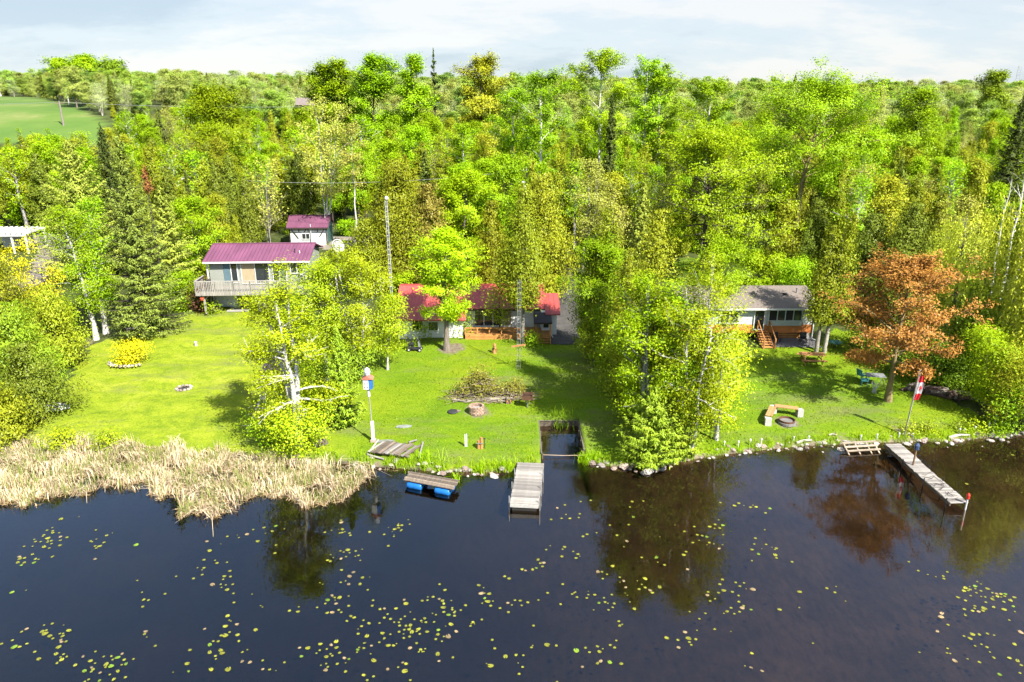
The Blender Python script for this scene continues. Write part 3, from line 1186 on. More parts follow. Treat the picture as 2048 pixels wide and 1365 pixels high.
window(A, 1.45, 1.95, 2.35, 4.12, 0, 1)
window(A, 3.05, 4.15, 3.15, 4.12, 0, 2, name='window')
for a, b in ((-2.95, -2.40), (2.10, 2.55)):
    MB().bb(a, b, -0.04, 0.0, 2.3, 4.15).build('shutter', teal_shutter, A)
MB().bb(-4.42, -4.30, -0.06, 0.05, 0, 4.4).build('corner_trim', trim_white, A)
window(A, -1.95, -0.55, 0.08, 1.92, -0.025, 2, gm=None, name='patio_door', fm=mat('frame_mint', (0.42, 0.52, 0.50), 0.6, 0.05))
MB().tube([(3.9, -0.1, 3.0), (3.9, -0.1, 3.05)], 0.2, 10).build('wall_lamp', trim_white, A)
# balcony deck
dk = MB().bb(-4.75, 4.7, -2.35, -0.01, 1.98, 2.06)
dko = dk.build('deck', deck_grey, A)
MB().bb(-4.8, 4.75, -2.42, -2.36, 1.72, 2.09).build('rim_board', deck_grey, dko)
for a, b in ((-4.8, -4.74), (4.70, 4.76)):
    MB().bb(a, b, -2.36, -0.02, 1.74, 2.09).build('rim_board', deck_grey, dko)
MB().bb(-4.8, 4.75, -2.45, -2.30, 2.98, 3.03).build('hand_rail', deck_grey, dko)
MB().bb(-4.82, -4.68, -2.29, -0.05, 2.98, 3.03).build('hand_rail', deck_grey, dko)
MB().bb(4.62, 4.76, -2.29, -0.05, 2.98, 3.03).build('hand_rail', deck_grey, dko)
bm_ = MB().bb(-0.035, 0.035, -0.02, 0.02, -0.33, 0.93).mesh('baluster', deck_grey)
k = 0
x = -4.72
while x < 4.75:
    link('baluster', bm_, dko, (x, -2.445, 2.06))
    x += 0.145
for i in range(15):
    link('baluster', bm_, dko, (-4.83, -2.25 + i * 0.155, 2.06), rad(90))
pm_ = MB().bb(-0.06, 0.06, -0.05, 0.05, 0, 1.0).mesh('rail_post', deck_grey)
for x in (-4.66, -3.1, -1.55, 0, 1.55, 3.1, 4.6):
    link('rail_post', pm_, dko, (x, -2.32, 2.06))
sm = MB().bb(-0.08, 0.08, -0.08, 0.08, 0, 1.72).beam((0, 0, 1.2), (0.45, 0, 1.74), 0.08, 0.08).beam((0, 0, 1.2), (-0.45, 0, 1.74), 0.08, 0.08).mesh('deck_post', deck_grey)
for x in (-4.2, 0.55, 4.3):
    link('deck_post', sm, dko, (x, -2.1, 0.0))
MB().bb(-2.6, -0.7, -1.55, -0.2, -0.02, 0.09).build('doorstep', concrete, A)
st_ = MB()
for i in range(3):
    st_.bb(0.4 + 0.1 * i, 2.6 - 0.1 * i, -2.0 + 0.15 * i, -1.3, 0.0 + 0.16 * i, 0.14 + 0.16 * i)
tag(st_.build('timber_stack', deck_grey, None, A.location, rad(3)), 'stack of grey timber under the balcony of the grey house', 'timber')
st_ = MB()
for i in range(5):
    st_.tube([(-4.1 + 0.02 * i, -1.7 + 0.2 * (i % 2), 0.08 + 0.13 * (i // 2)), (-3.2, -1.2 + 0.2 * (i % 2), 0.08 + 0.13 * (i // 2))], 0.08, 7)
tag(st_.build('log_stack', mat('log_bark', (0.20, 0.135, 0.085), 0.95, 0.4, 6), None, A.location, rad(3)), 'little log stack under the left end of the balcony', 'logs')
hb = root('hanging_planter', A.matrix_basis @ Vector((-4.25, -2.5, 1.45)), 'small red-orange hanging ornament at the left balcony post', 'planter')
MB().lathe([(0.02, -0.16), (0.14, -0.1), (0.18, 0.05), (0.16, 0.12)], 10).build('pot', mat('ornament_red', (0.55, 0.08, 0.03), 0.6), hb)
MB().tube([(0, 0, 0.1), (0, 0, 0.36)], 0.012, 5).build('hook', metal_dark, hb)
chm = MB().bb(-0.25, 0.25, -0.25, 0.25, 0.38, 0.43).bb(-0.25, 0.25, 0.2, 0.25, 0.43, 0.85)
for sx in (-0.22, 0.22):
    for sy in (-0.22, 0.22):
        chm.bb(sx - 0.02, sx + 0.02, sy - 0.02, sy + 0.02, 0, 0.38)
chair_m = chm.mesh('garden_chair', metal_dark)
o_ = link('garden_chair', chair_m, None, A.matrix_basis @ Vector((-3.9, -1.4, 2.06)), rad(30))
tag(o_, 'dark chair on the balcony at its left end', 'chair')

# ---- the shed
sp_ = AT(619, 86)
SHD = root('shed', sp_, 'white shed with purple metal roof and dark timber braces', 'shed', rad(2))
wl, rf_ = gable(SHD, -2.25, 2.2, 0, 3.2, 0, 2.35, 0.95, white_paint, purple_metal, 0.35, 0.22, 0.3, dark_wood)
for x in (-2.2, -1.1, 0.0, 1.1, 2.13):
    MB().bb(x - 0.06, x + 0.06, -0.04, -0.002, 0.0, 2.33).build('timber_post', dark_wood, SHD) if x in (-2.2, 2.13) else MB().bb(x - 0.05, x + 0.05, -0.04, -0.002, 1.65, 2.33).build('timber_post', dark_wood, SHD)
MB().bb(-2.2, 2.13, -0.055, -0.042, 2.18, 2.34).build('timber_beam', dark_wood, SHD)
for a, b in (((-2.1, 2.2), (-1.2, 0.9)), ((2.05, 2.2), (1.3, 1.1)), ((-0.1, 2.2), (-0.5, 1.6))):
    MB().beam((a[0], -0.065, a[1]), (b[0], -0.065, b[1]), 0.02, 0.1).build('timber_brace', dark_wood, SHD)
MB().prism([(0.02, 0), (3.18, 0), (3.18, 2.3), (1.6, 3.2), (0.02, 2.3)], 2.2, 2.225, 'x').build('end_cladding', green_wall, SHD)
window(SHD, -0.75, 0.1, 0.85, 1.45, 0, 2)
MB().tube([(0.35, -0.2, 0.5), (0.35, -0.2, 2.6)], 0.05, 6).build('stove_pipe', metal_white, SHD)

# ---- the red-roofed cottage
dkp = G(1000, 679)
wy = dkp.y + 2.0
CB = root('red_roofed_cottage', (0, wy, dkp.z - 0.05), 'low white cottage with bright red metal roof and orange deck', 'cottage')
kx = axial((0, wy, dkp.z + 1)) / FPX


def bx_(px):
    return (px - 1024) * kx


x0, x1 = bx_(800), bx_(1082)
wl, rf_ = gable(CB, x0, x1, 0, 6.0, 0, 2.2, 1.05, siding_white, red_metal, 0.4, 0.3, 0.30, dark_wood)
xm = bx_(928)
# the lower front room on the left, its roof running on down from the main roof
MB().prism([(-1.75, 0), (-0.004, 0), (-0.004, 2.1), (-1.75, 1.72)], x0, xm, 'x').build('front_room_wall', siding_white, CB)
q = [(x0 - 0.3, -2.1, 1.70), (xm + 0.25, -2.1, 1.70), (xm + 0.25, -0.38, 2.16), (x0 - 0.3, -0.38, 2.16)]
fr_ = MB().slab(q, 0.08).build('front_room_roof', red_metal, CB)
metal_ribs(*q, 0.3, red_metal, fr_)
window(CB, bx_(832), bx_(848), 0.85, 1.5, -1.75, 1, fm=mat('frame_brown', (0.22, 0.12, 0.08), 0.7), gm=None)
window(CB, bx_(862), bx_(880), 0.75, 1.45, -1.75, 1, fm=trim_white)
window(CB, bx_(950), bx_(1022), 0.62, 1.86, 0, 4, fw=0.10, gm=[None, None, None, curtain])
# right block and porch
x2, x3 = bx_(1083), bx_(1118)
MB().prism([(-0.9, 0), (4.6, 0), (4.6, 1.95), (1.9, 2.75), (-0.9, 1.95)], x1 + 0.004, x3 - 0.25, 'x').build('end_wall', siding_white, CB)
q = [(x1 + 0.32, -1.3, 1.93), (x3, -1.3, 1.93), (x3, 1.9, 2.88), (x1 + 0.32, 1.9, 2.88)]
er = MB().slab(q, 0.08).slab([(x1 + 0.32, 5.0, 1.93), (x3, 5.0, 1.93), (x3, 1.9, 2.88), (x1 + 0.32, 1.9, 2.88)], 0.08).build('end_roof', red_metal, CB)
metal_ribs(*q, 0.3, red_metal, er)
px0, px1 = bx_(1066), bx_(1101)
pr = MB().slab([(px0, -2.5, 1.62), (px1, -2.5, 1.62), (px1, -0.8, 1.98), (px0, -0.8, 1.98)], 0.10).build('porch_roof', shingle_dark, CB)
MB().bb(px0, px1, -2.56, -2.505, 1.50, 1.62).build('fascia', dark_wood, pr)
for xx in (px0 + 0.15, px1 - 0.12):
    MB().bb(xx - 0.06, xx + 0.06, -2.45, -2.33, 0.4, 1.52).build('porch_post', deck_orange, CB)
window(CB, bx_(1086), bx_(1096), 0.7, 1.35, -0.9, 1)
window(CB, bx_(1068), bx_(1080), 0.42, 1.75, -0.02, 1, name='door', gm=mat('door_glass', (0.25, 0.28, 0.3), 0.3))
MB().tube([(bx_(1100), -1.3, 1.85), (bx_(1100), -1.35, 0.3), (bx_(1104), -1.7, 0.12)], 0.05, 7).build('downspout', trim_white, CB)
MB().tube([(bx_(1062), 3.4, 3.1), (bx_(1062), 3.4, 4.1)], 0.06, 8).build('chimney_pipe', metal_grey, rf_)
# orange deck
dx0, dx1 = bx_(933), bx_(1098)
dko = MB().bb(dx0, dx1, -1.98, -0.02, 0.36, 0.42).build('deck', deck_orange, CB)
pl_ = MB().bb(0, dx1 - dx0, -0.068, 0.068, 0, 0.03).mesh('deck_board', deck_orange)
for i in range(13):
    link('deck_board', pl_, dko, (dx0, -1.92 + i * 0.152, 0.424))
sk = MB().bb(0, dx1 - dx0, -0.015, 0.015, -0.055, 0.055).mesh('skirt_board', deck_orange)
for i in range(4):
    link('skirt_board', sk, dko, (dx0, -2.01, 0.0 + i * 0.125 - 0.03))
rl_ = MB()
for i in range(8):
    xx = dx0 + (dx1 - dx0) * i / 7
    if 0.75 < i / 7 < 0.95:
        continue
    rl_.bb(xx - 0.05, xx + 0.05, -1.97, -1.87, 0.455, 0.95)
rl_.build('bench_post', deck_orange, dko)
MB().bb(dx0, dx0 + (dx1 - dx0) * 0.7, -1.98, -1.55, 0.953, 1.0).build('bench_top', deck_orange, dko) if False else None
MB().bb(dx0 + 2.6, dx0 + 5.2, -1.95, -1.55, 0.80, 0.85).build('bench_seat', deck_orange, dko)
MB().bb(dx0, dx0 + (dx1 - dx0) * 0.72, -1.97, -1.87, 0.953, 1.0).build('hand_rail', deck_orange, dko)
for i in range(3):
    MB().bb(bx_(1076), bx_(1096), -2.35 - 0.28 * i, -2.06 - 0.28 * i, 0.26 - 0.13 * i, 0.30 - 0.13 * i).build('step', deck_orange, dko)
for xx in (bx_(1074), bx_(1098)):
    MB().bb(xx - 0.03, xx + 0.03, -2.95, -2.04, -0.05, 0.12).beam((xx, -2.9, 0.0), (xx, -2.9, 0.8), 0.06, 0.06).beam((xx, -2.9, 0.8), (xx, -2.0, 1.0), 0.05, 0.05).build('stair_rail', deck_orange, dko)

# ---- the grey-roofed cottage
pp = G(1590, 694)
wy = pp.y + 1.6
CC = root('grey_roofed_cottage', (0, wy, pp.z - 0.05), 'raised cottage with grey shingle roof, cedar siding and white sunroom', 'cottage')
kx = axial((0, wy, pp.z + 1.5)) / FPX
x0, x1 = bx_(1362), bx_(1627)
wl, rf_ = gable(CC, x0, x1, 0, 6.2, 0.72, 2.95, 0.85, siding_blue, shingle_grey, 0.45, 0.3, None, trim_white)
MB().bb(x0 - 0.004, x1 + 0.004, -0.03, -0.002, 0.72, 1.42).build('cedar_band', siding_cedar, CC)
MB().bb(x0 + 0.1, x1 - 0.1, 0.5, 5.8, 0.0, 0.718).build('crawlspace_shade', darkness, CC)  # near-black block standing in for the shade of the crawlspace
sl_ = MB().bb(bx_(1545), bx_(1606), -0.012, 0.012, -0.05, 0.05).mesh('slat', deck_orange)
for i in range(5):
    link('slat', sl_, CC, (0, 0.1, 0.10 + i * 0.14))
MB().bb(bx_(1607), bx_(1622), 0.0, 0.3, -0.02, 0.70).build('foundation_block', concrete, CC)
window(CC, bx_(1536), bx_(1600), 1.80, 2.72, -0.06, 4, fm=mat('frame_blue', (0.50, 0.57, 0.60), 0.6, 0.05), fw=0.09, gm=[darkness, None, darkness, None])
MB().bb(bx_(1533), bx_(1602), -0.16, -0.05, 1.35, 1.72).build('sunroom_sill', mat('screen_pale', (0.42, 0.48, 0.50), 0.6, 0.12, 8), CC)
window(CC, bx_(1508), bx_(1526), 1.05, 2.6, -0.04, 1, name='door')
window(CC, bx_(1440), bx_(1475), 1.6, 2.5, -0.04, 2)
window(CC, bx_(1378), bx_(1405), 1.6, 2.5, -0.04, 2)
MB().bb(bx_(1604), bx_(1626), -0.05, -0.031, 1.43, 2.85).build('corner_panel', white_paint, CC)
MB().tube([(bx_(1626), -0.35, 2.85), (bx_(1626), -0.12, 2.6), (bx_(1626), -0.12, 0.3), (bx_(1634), -0.4, 0.15)], 0.05, 7).build('downspout', trim_white, CC)
for a, b in ((1372, 2.2), (1604, 1.9)):
    MB().tube([(bx_(a), b, 3.3), (bx_(a), b, 4.0)], 0.06, 8).build('vent_pipe', metal_grey, rf_)
MB().bb(bx_(1575), bx_(1582), 1.5, 1.8, 3.3, 3.62).build('roof_vent', metal_dark, rf_)
stz = root('stairs', CC.location, 'wooden stairs leading up to the door of the grey-roofed cottage', 'stairs')
for i in range(7):
    MB().bb(bx_(1516), bx_(1536), -0.42 - 0.26 * i, -0.14 - 0.26 * i, 0.90 - 0.135 * i, 0.94 - 0.135 * i).build('tread', deck_orange, stz)
for xx in (bx_(1515), bx_(1537)):
    MB().beam((xx, -0.1, 0.75), (xx, -2.05, -0.15), 0.05, 0.22).build('stringer', deck_orange, stz)
    MB().beam((xx, -0.15, 1.75), (xx, -2.0, 0.80), 0.06, 0.08).bb(xx - 0.05, xx + 0.05, -2.05, -1.95, -0.1, 0.85).bb(xx - 0.05, xx + 0.05, -0.2, -0.1, 0.85, 1.8).build('hand_rail', deck_orange, stz)
sheet('pebble_patio', None, mat('pebbles', (0.22, 0.21, 0.215), 0.9, 0.5, 9, 0.9), 0.05, 0.25,
      [(bx_(1515), wy - 1.6), (bx_(1632), wy - 1.75), (bx_(1632), wy + 0.9), (bx_(1515), wy + 0.9)])
for i, (px_, lb) in enumerate(((1550, 'left one of two black chairs on the pebble patio'), (1603, 'right one of two black chairs on the pebble patio'))):
    q = link('garden_chair', chair_m, None, (bx_(px_), wy - 0.75, pp.z + 0.03), rad(20 - 30 * i))
    tag(q, lb, 'chair', 'black chairs on the pebble patio')

# ---- little playhouse under the big birch
php = G(548, 772)
PH = root('playhouse', php, 'tiny playhouse with dark plum shingle roof under the big birch', 'playhouse', rad(-28))
gable(PH, -0.75, 0.75, 0, 1.3, 0, 1.1, 0.65, siding_white, shingle_plum, 0.25, 0.2, None, None)
window(PH, -0.2, 0.25, 0.3, 0.8, 0, 1)

# ---- white carport far left
cp = AT(34, 84)
CPT = root('carport', cp, 'white flat-roofed carport with posts beside the gravel road', 'carport', rad(2))
MB().bb(-2.6, 2.6, -2.0, 2.0, 2.25, 2.42).build('roof', white_paint, CPT)
MB().bb(-2.62, 2.62, -2.06, -2.004, 2.05, 2.45).build('fascia', white_paint, CPT)
for x in (-2.5, -0.9, 0.9, 2.45):
    MB().bb(x - 0.09, x + 0.09, -1.95, -1.77, 0, 2.25).build('post', white_paint, CPT)
    MB().bb(x - 0.09, x + 0.09, 1.75, 1.93, 0, 2.25).build('post', white_paint, CPT)
for i in range(9):
    xx = -2.5 + i * 0.6
    MB().bb(xx - 0.05, xx + 0.05, -2.2, 2.2, 2.425, 2.52).build('rafter', white_paint, CPT)
MB().bb(-2.4, -0.2, 1.5, 1.56, 0.1, 2.0).build('panel', siding_white, CPT)

# ---- far barn on the hill
bp_ = AT(618, 165)
BRN = root('barn', bp_, 'grey roof of a far barn among the trees on the hill', 'barn', rad(10))
zr = ztop(196, 165) - bp_.z
gable(BRN, -1.8, 1.8, 0, 4, 0, max(1.5, zr - 1.4), 1.3, dark_wood, mat('barn_roof', (0.22, 0.18, 0.17), 0.9, 0.2, 2), 0.3, 0.3)

# ------------------------------------------------------------------ trees that can be told apart
B = dict(kind='broad', name='birch_tree', cat='birch', bark='white')
BL = dict(kind='broad', name='leafy_tree', cat='tree')
CE = dict(kind='cedar', name='cedar_tree', cat='cedar', leaf='cedar', bark='dark')
SP = dict(kind='spruce', name='spruce_tree', cat='spruce', leaf='spruce', bark='dark')
SH = dict(kind='broad', name='shrub', cat='shrub', cb=0.03, stems=6, spread=0.30, limbs=30, prof='round', bark='dark', thick=0.6)
BU = dict(kind='cedar', name='cedar_shrub', cat='shrub', leaf='olive', bark='dark', sharp=0.7)

# left lawn and its edge
named(**{**BU, 'leaf': 'mid'}, label='broad olive cedar shrub at the left edge above the reeds', x=50, base=800, top=610, wpx=165)
named(**{**BU, 'leaf': 'cedar'}, label='tall olive cedar at the left edge behind the cedar shrubs', x=25, base=740, top=515, wpx=150)
named(**{**BU, 'leaf': 'cedar_dark'}, label='low grey-green shrub spilling over a white object on the left lawn edge', x=75, base=835, top=690, wpx=150, seed=51)
named(**BU, label='yellow-olive shrub at the left picture edge just behind the reeds', x=12, base=885, top=770, wpx=120, seed=52)
named(**BU, label='olive cedar shrub beside the leaning thin stem', x=120, base=735, top=575, wpx=110, seed=53)
named(**SH, label='bright green bush at the foot of the two birches on the left', x=150, base=700, top=590, wpx=100, leaf='green')
named(**{**SH, 'name': 'yellow_shrub'}, label='yellow flowering tree with pale stems below the white carport', x=40, D=66, top=478, wpx=120, leaf='yellow', lc=0.3)
named(**{**SH, 'name': 'yellow_shrub'}, label='yellow flowering bush beside the gravel road at the left', x=95, D=63, top=515, wpx=60, leaf='yellow', lc=0.4)
named(**SH, label='small yellow-green willow shrub rising from the reeds, left one', x=135, base=903, top=862, wpx=60, leaf='yellow_lime')
named(**SH, label='small yellow-green willow shrub rising from the reeds, right one', x=222, base=897, top=860, wpx=36, leaf='yellow_lime')
named(**B, label='left one of two slim white birches behind the wooden gallows post', x=193, base=680, top=418, wpx=110, leaf='lime', lc=0.5, limbs=24, lean=(-0.06, 0), rt=0.2)
named(**B, label='right one of two slim white birches behind the wooden gallows post', x=212, base=668, top=405, wpx=100, leaf='lime', lc=0.5, limbs=24, lean=(0.03, 0.02), rt=0.2)
named(**{**SP}, label='tallest dark spruce at the edge of the left lawn', x=300, base=668, top=262, wpx=185, seed=61, rt=0.28)
named(**{**SP, 'leaf': 'spruce_pale'}, label='wide olive spruce behind the two slim birches', x=188, D=73, top=282, wpx=240, droop=0.2, open_=0.08)
named(**{**SP, 'leaf': 'spruce_dark'}, label='dark narrow spruce top just behind the tallest spruce', x=250, D=76, top=252, wpx=130)
named(**{**SP, 'leaf': 'spruce_pale'}, label='drooping olive spruce right of the tallest spruce', x=352, D=67, top=375, wpx=150, droop=0.5, open_=0.1)
named(**{**SP, 'leaf': 'brown', 'name': 'dead_spruce'}, label='spruce with a dead rust-brown top above the drooping spruce', x=330, D=66, top=335, wpx=110, cb=0.84, open_=0.1)
named(**SH, label='bright green bushes between the drooping spruce and the grey house', x=365, base=622, top=545, wpx=85, leaf='green')
named(**{**SH, 'leaf': 'maroon'}, label='dark maroon shrub at the left corner of the grey house', x=402, base=625, top=566, wpx=52)
named(**SH, label='low green bush in front of the maroon shrub', x=427, base=628, top=606, wpx=30, leaf='green')
named(**BL, label='bright green tree left of the purple roof behind the maroon shrub', x=400, D=73, top=405, wpx=110, leaf='lime', cb=0.1)
named(**{**SP, 'leaf': 'spruce_dark'}, label='small dark spruce standing above the left end of the purple roof', x=393, D=82, top=345, wpx=34)

# the row between the left lawn and the middle lawn
named('broad', 'birch_tree', 'birch', 'big many-limbed white birch with a broken hanging branch beside the reeds', 600, 540, 255, base=893, leaf='yellow_lime', bark='white', lc=0.6, stems=3, spread=0.09, limbs=44, rt=0.38, thick=0.55, seed=71, prof='pyr', el=(0.0, 0.95), sub=6, clump=0.30)
named(**B, label='bright yellow-green birch in front of the right end of the grey deck', x=655, base=760, top=520, wpx=170, leaf='yellow_lime', lc=0.75, thick=0.55, clump=0.3, stems=2, limbs=34, rt=0.2, spread=0.1)
named(**B, label='white-limbed birch left of the red roof, its limbs bare at the top', x=725, base=752, top=500, wpx=180, leaf='yellow_lime', lc=0.65, thick=0.6, clump=0.3, stems=3, spread=0.14, limbs=36, rt=0.27)
named(**B, label='low birch beside the parked scooters', x=775, base=740, top=590, wpx=120, leaf='yellow_lime', lc=0.8, stems=2, limbs=26, rt=0.12, prof='round')
named(**{**SP, 'leaf': 'spray'}, label='soft blue-green young spruce beside the birdhouse pole', x=688, base=852, top=655, wpx=95, droop=0.1, rt=0.16)
named(**SH, label='rounded yellow-green bush on the bank below the big birch', x=600, base=905, top=818, wpx=135, leaf='yellow_lime')
named(**SH, label='small yellow-green bush at the reeds under the broken branch', x=540, base=890, top=830, wpx=80, leaf='lime')
named(**SH, label='green undergrowth bush behind the trunk of the big birch', x=640, base=815, top=715, wpx=120, leaf='green')
named(**SH, label='green undergrowth bush under the bright yellow-green birches', x=715, base=760, top=690, wpx=90, leaf='mid')
named(**SH, label='dark green bush under the deck end of the grey house', x=600, base=660, top=590, wpx=120, leaf='green')
named(**{**SH, 'leaf': 'spray'}, label='silvery low plant at the foot of the young spruce', x=665, base=852, top=832, wpx=36)
named(**{**SH, 'leaf': 'spray'}, label='silvery low plant between the young spruce and the birdhouse pole', x=705, base=846, top=830, wpx=34)

# around the red-roofed cottage
named('broad', 'maple_tree', 'maple', 'rounded yellow-green maple on the lawn before the red-roofed cottage', 893, 468, 150, base=700, leaf='maple', bark='grey', cb=0.24, lc=1.5, limbs=50, rt=0.24, prof='oval', el=(0.25, 1.1), clump=0.22, seed=33, droop=0.02)
named('cedar', 'cedar_tree', 'cedar', 'tall olive cedar with a pale bare trunk before the red-roofed cottage', 1045, 372, 120, base=686, leaf='cedar', bark='pale', rt=0.2, lc=0.75, seed=81, cb=0.26)
TALL_CEDAR = BUSY[-1]
named(**BL, label='slim young tree at the deck of the red-roofed cottage', x=998, base=672, top=570, wpx=60, leaf='olive', bark='dark', lc=0.5, rt=0.07)
named(**CE, label='olive cedar behind the right half of the red roof', x=1085, D=65, top=348, wpx=120)
named(**CE, label='cedar left of the tall cedar, leaning over the red roof', x=985, D=66, top=405, wpx=90, lc=0.8)
named(**CE, label='bright olive cedar left of the antenna tower', x=740, D=68, top=440, wpx=110)
named(**CE, label='tall olive cedar directly behind the antenna tower', x=800, D=71, top=320, wpx=140)
named(**{**CE, 'leaf': 'cedar_brown'}, label='brownish half-dead cedar behind the yellow-green maple', x=865, D=70, top=370, wpx=110)
named(**BL, label='fresh green leafy tree between the brownish cedar and the tall cedar', x=935, D=72, top=350, wpx=120, leaf='lime')
named(**B, label='leaning bright birch above the red roof', x=965, D=74, top=335, wpx=110, leaf='lime', lean=(-0.22, 0), rt=0.1)
named(**SH, label='dark green bush against the white wall left of the maple trunk', x=850, base=672, top=640, wpx=60, leaf='green')
named(**SH, label='green bush between the maple trunk and the orange deck', x=920, base=672, top=628, wpx=45, leaf='green')
named(**SH, label='grass-green bush beside the deck stairs of the red-roofed cottage', x=1062, base=688, top=668, wpx=36, leaf='lime')

# the row between the middle lawn and the right lawn
named('broad', 'linden_tree', 'linden', 'vivid green layered tree beside the dark driveway', 1190, 478, 150, base=722, leaf='green', bark='grey', lc=1.1, limbs=44, rt=0.2, prof='oval', el=(-0.1, 0.9), droop=0.12, clump=0.26, seed=34)
named(**CE, label='yellow-olive cedar behind the vivid green layered tree', x=1205, D=52, top=418, wpx=120)
named(**CE, label='large olive cedar left of the grey-roofed cottage', x=1292, D=42, top=425, wpx=150, lc=0.75)
named(**{**SP, 'leaf': 'spruce_pale'}, label='small pale pointed spruce above the olive cedars', x=1277, D=68, top=362, wpx=80)
named('broad', 'birch_tree', 'birch', 'tall white birch in the row left of the grey-roofed cottage', 1290, 560, 215, base=890, leaf='lime', bark='white', lc=0.75, thick=0.55, clump=0.3, stems=2, spread=0.07, limbs=44, rt=0.27, seed=35, hang=0.1)
named('broad', 'birch_tree', 'birch', 'broad weeping birch hiding the left half of the grey-roofed cottage', 1380, 525, 215, base=903, leaf='yellow_lime', bark='white', lc=0.75, thick=0.55, clump=0.3, stems=4, spread=0.14, limbs=52, rt=0.26, seed=36, hang=0.28, droop=0.1)
named('broad', 'birch_tree', 'birch', 'leaning white birch low over the right lawn', 1432, 650, 140, base=880, leaf='yellow_lime', bark='white', lc=0.7, thick=0.55, stems=2, spread=0.14, limbs=30, rt=0.16, seed=37, hang=0.3, droop=0.12)
named(**BL, label='small lime-green tree behind the weeping birch at the cottage roof', x=1440, D=60, top=490, wpx=130, leaf='lime')
named(**{**SP, 'leaf': 'spray'}, label='soft feathery young spruce at the water edge right of the boat slip', x=1300, base=925, top=775, wpx=170, droop=0.0, gap=0.3)
named(**{**SP, 'leaf': 'spray'}, label='light green feathery shrub just right of the young spruce at the water', x=1365, base=905, top=800, wpx=120, droop=0.0, gap=0.3, seed=38)
named('broad', 'birch_tree', 'birch', 'young lime birch filling the row between the two big birches', 1345, 600, 150, base=880, leaf='lime', bark='white', lc=0.75, limbs=34, rt=0.14, seed=91, cb=0.08)
named(**SH, label='dense green bush under the weeping birch', x=1350, base=850, top=740, wpx=150, leaf='lime')
named(**SH, label='yellow-green bush on the lawn side of the weeping birch', x=1425, base=850, top=745, wpx=110, leaf='yellow_lime')
named(**CE, label='slim olive cedar between the vivid green tree and the tall birch', x=1245, base=770, top=500, wpx=95)
named(**SH, label='shaded bush at the foot of the vivid green layered tree', x=1215, base=735, top=668, wpx=70, leaf='mid')
named(**SH, label='dark shaded bush in the row beside the boat slip lawn', x=1240, base=790, top=700, wpx=90, leaf='green')

# right lawn
named('broad', 'copper_maple', 'maple', 'copper-leaved maple standing on the right lawn', 1776, 526, 265, base=803, leaf='copper', bark='olive', lc=0.75, ls=1.15, limbs=40, rt=0.2, prof='round', el=(0.2, 1.15), clump=0.2, thick=0.5, seed=40, sub=7)
named('cedar', 'cedar_tree', 'cedar', 'left one of two tall trunks in front of the grey-roofed cottage', 1632, 455, 85, base=706, leaf='cedar', bark='pale', rt=0.17, lc=0.65, seed=82, cb=0.25)
named('cedar', 'cedar_tree', 'cedar', 'right one of two tall trunks in front of the grey-roofed cottage', 1648, 430, 92, base=706, leaf='cedar', bark='pale', rt=0.17, lc=0.65, seed=83, cb=0.25, lean=(0.05, 0.05))
named(**{**CE, 'leaf': 'cedar_dark'}, label='dark cedar between the twin trunks and the copper maple', x=1715, D=61, top=430, wpx=120)
named(**{**CE, 'leaf': 'cedar_dark'}, label='dark cedar rising behind the copper maple', x=1785, D=59, top=410, wpx=130)
named(**{**CE}, label='olive cedar behind the right side of the copper maple', x=1850, D=62, top=455, wpx=110)
named('willow', 'willow_tree', 'willow', 'pale weeping willow at the right picture edge', 1985, 395, 290, D=48.5, leaf='willow', bark='pale', lc=1.0)
named(**{**CE, 'leaf': 'spray'}, label='feathery green cedar right of the copper maple', x=1922, base=765, top=575, wpx=135)
named('willow', 'willow_tree', 'willow', 'pale weeping willow crown above the copper maple', 1900, 425, 170, D=50, leaf='willow', bark='pale', lc=0.9)
named('willow', 'willow_tree', 'willow', 'lower pale willow at the right edge beneath the tall willow', 2040, 520, 160, D=46, leaf='willow', bark='pale', lc=0.9)
named(**SH, label='rounded light green bush right of the log pile', x=1975, base=815, top=655, wpx=150, leaf='lime')
named(**SH, label='yellow-olive bush at the right picture edge by the shore', x=2030, base=868, top=705, wpx=130, leaf='olive')
named(**SH, label='green bush behind the log pile on the right', x=1890, base=775, top=690, wpx=110, leaf='mid')
named(**SH, label='bright low bush at the right end of the stony shore', x=1995, base=855, top=780, wpx=90, leaf='lime')
named(**SH, label='dark bush in the shade right of the round teal table', x=1705, base=708, top=655, wpx=80, leaf='mid')
named(**SH, label='dark bush behind the copper maple near the slatted table', x=1765, base=735, top=672, wpx=80, leaf='mid')
named(**SH, label='dark bush behind the log pile near the copper maple', x=1830, base=762, top=695, wpx=80, leaf='mid')
for i, (x, b_, tp, wp, lf, lb) in enumerate([
        (1820, 868, 846, 30, 'olive', 'tiny olive bush at the foot of the flagpole'),
        (1857, 866, 846, 34, 'yellow_lime', 'tiny yellow bush on the shore right of the flagpole'),
        (1914, 862, 848, 24, 'mid', 'tiny dark green bush on the shore, second right of the flagpole'),
        (1946, 862, 845, 28, 'yellow_lime', 'tiny yellow bush on the shore, rightmost of the small ones'),
        (1985, 868, 852, 26, 'lime', 'tiny lime bush on the shore below the grey stake')]):
    named(**{**SH, 'limbs': 14, 'stems': 3}, label=lb, x=x, base=b_, top=tp, wpx=wp, leaf=lf)

# behind the grey-roofed cottage and in the woods
named('broad', 'maple_tree', 'maple', 'huge vivid green maple filling the space behind the grey-roofed cottage', 1405, 275, 340, D=74, leaf='green', bark='dark', lc=0.95, limbs=60, rt=0.34, prof='oval', el=(0.0, 1.1), clump=0.33, seed=41)

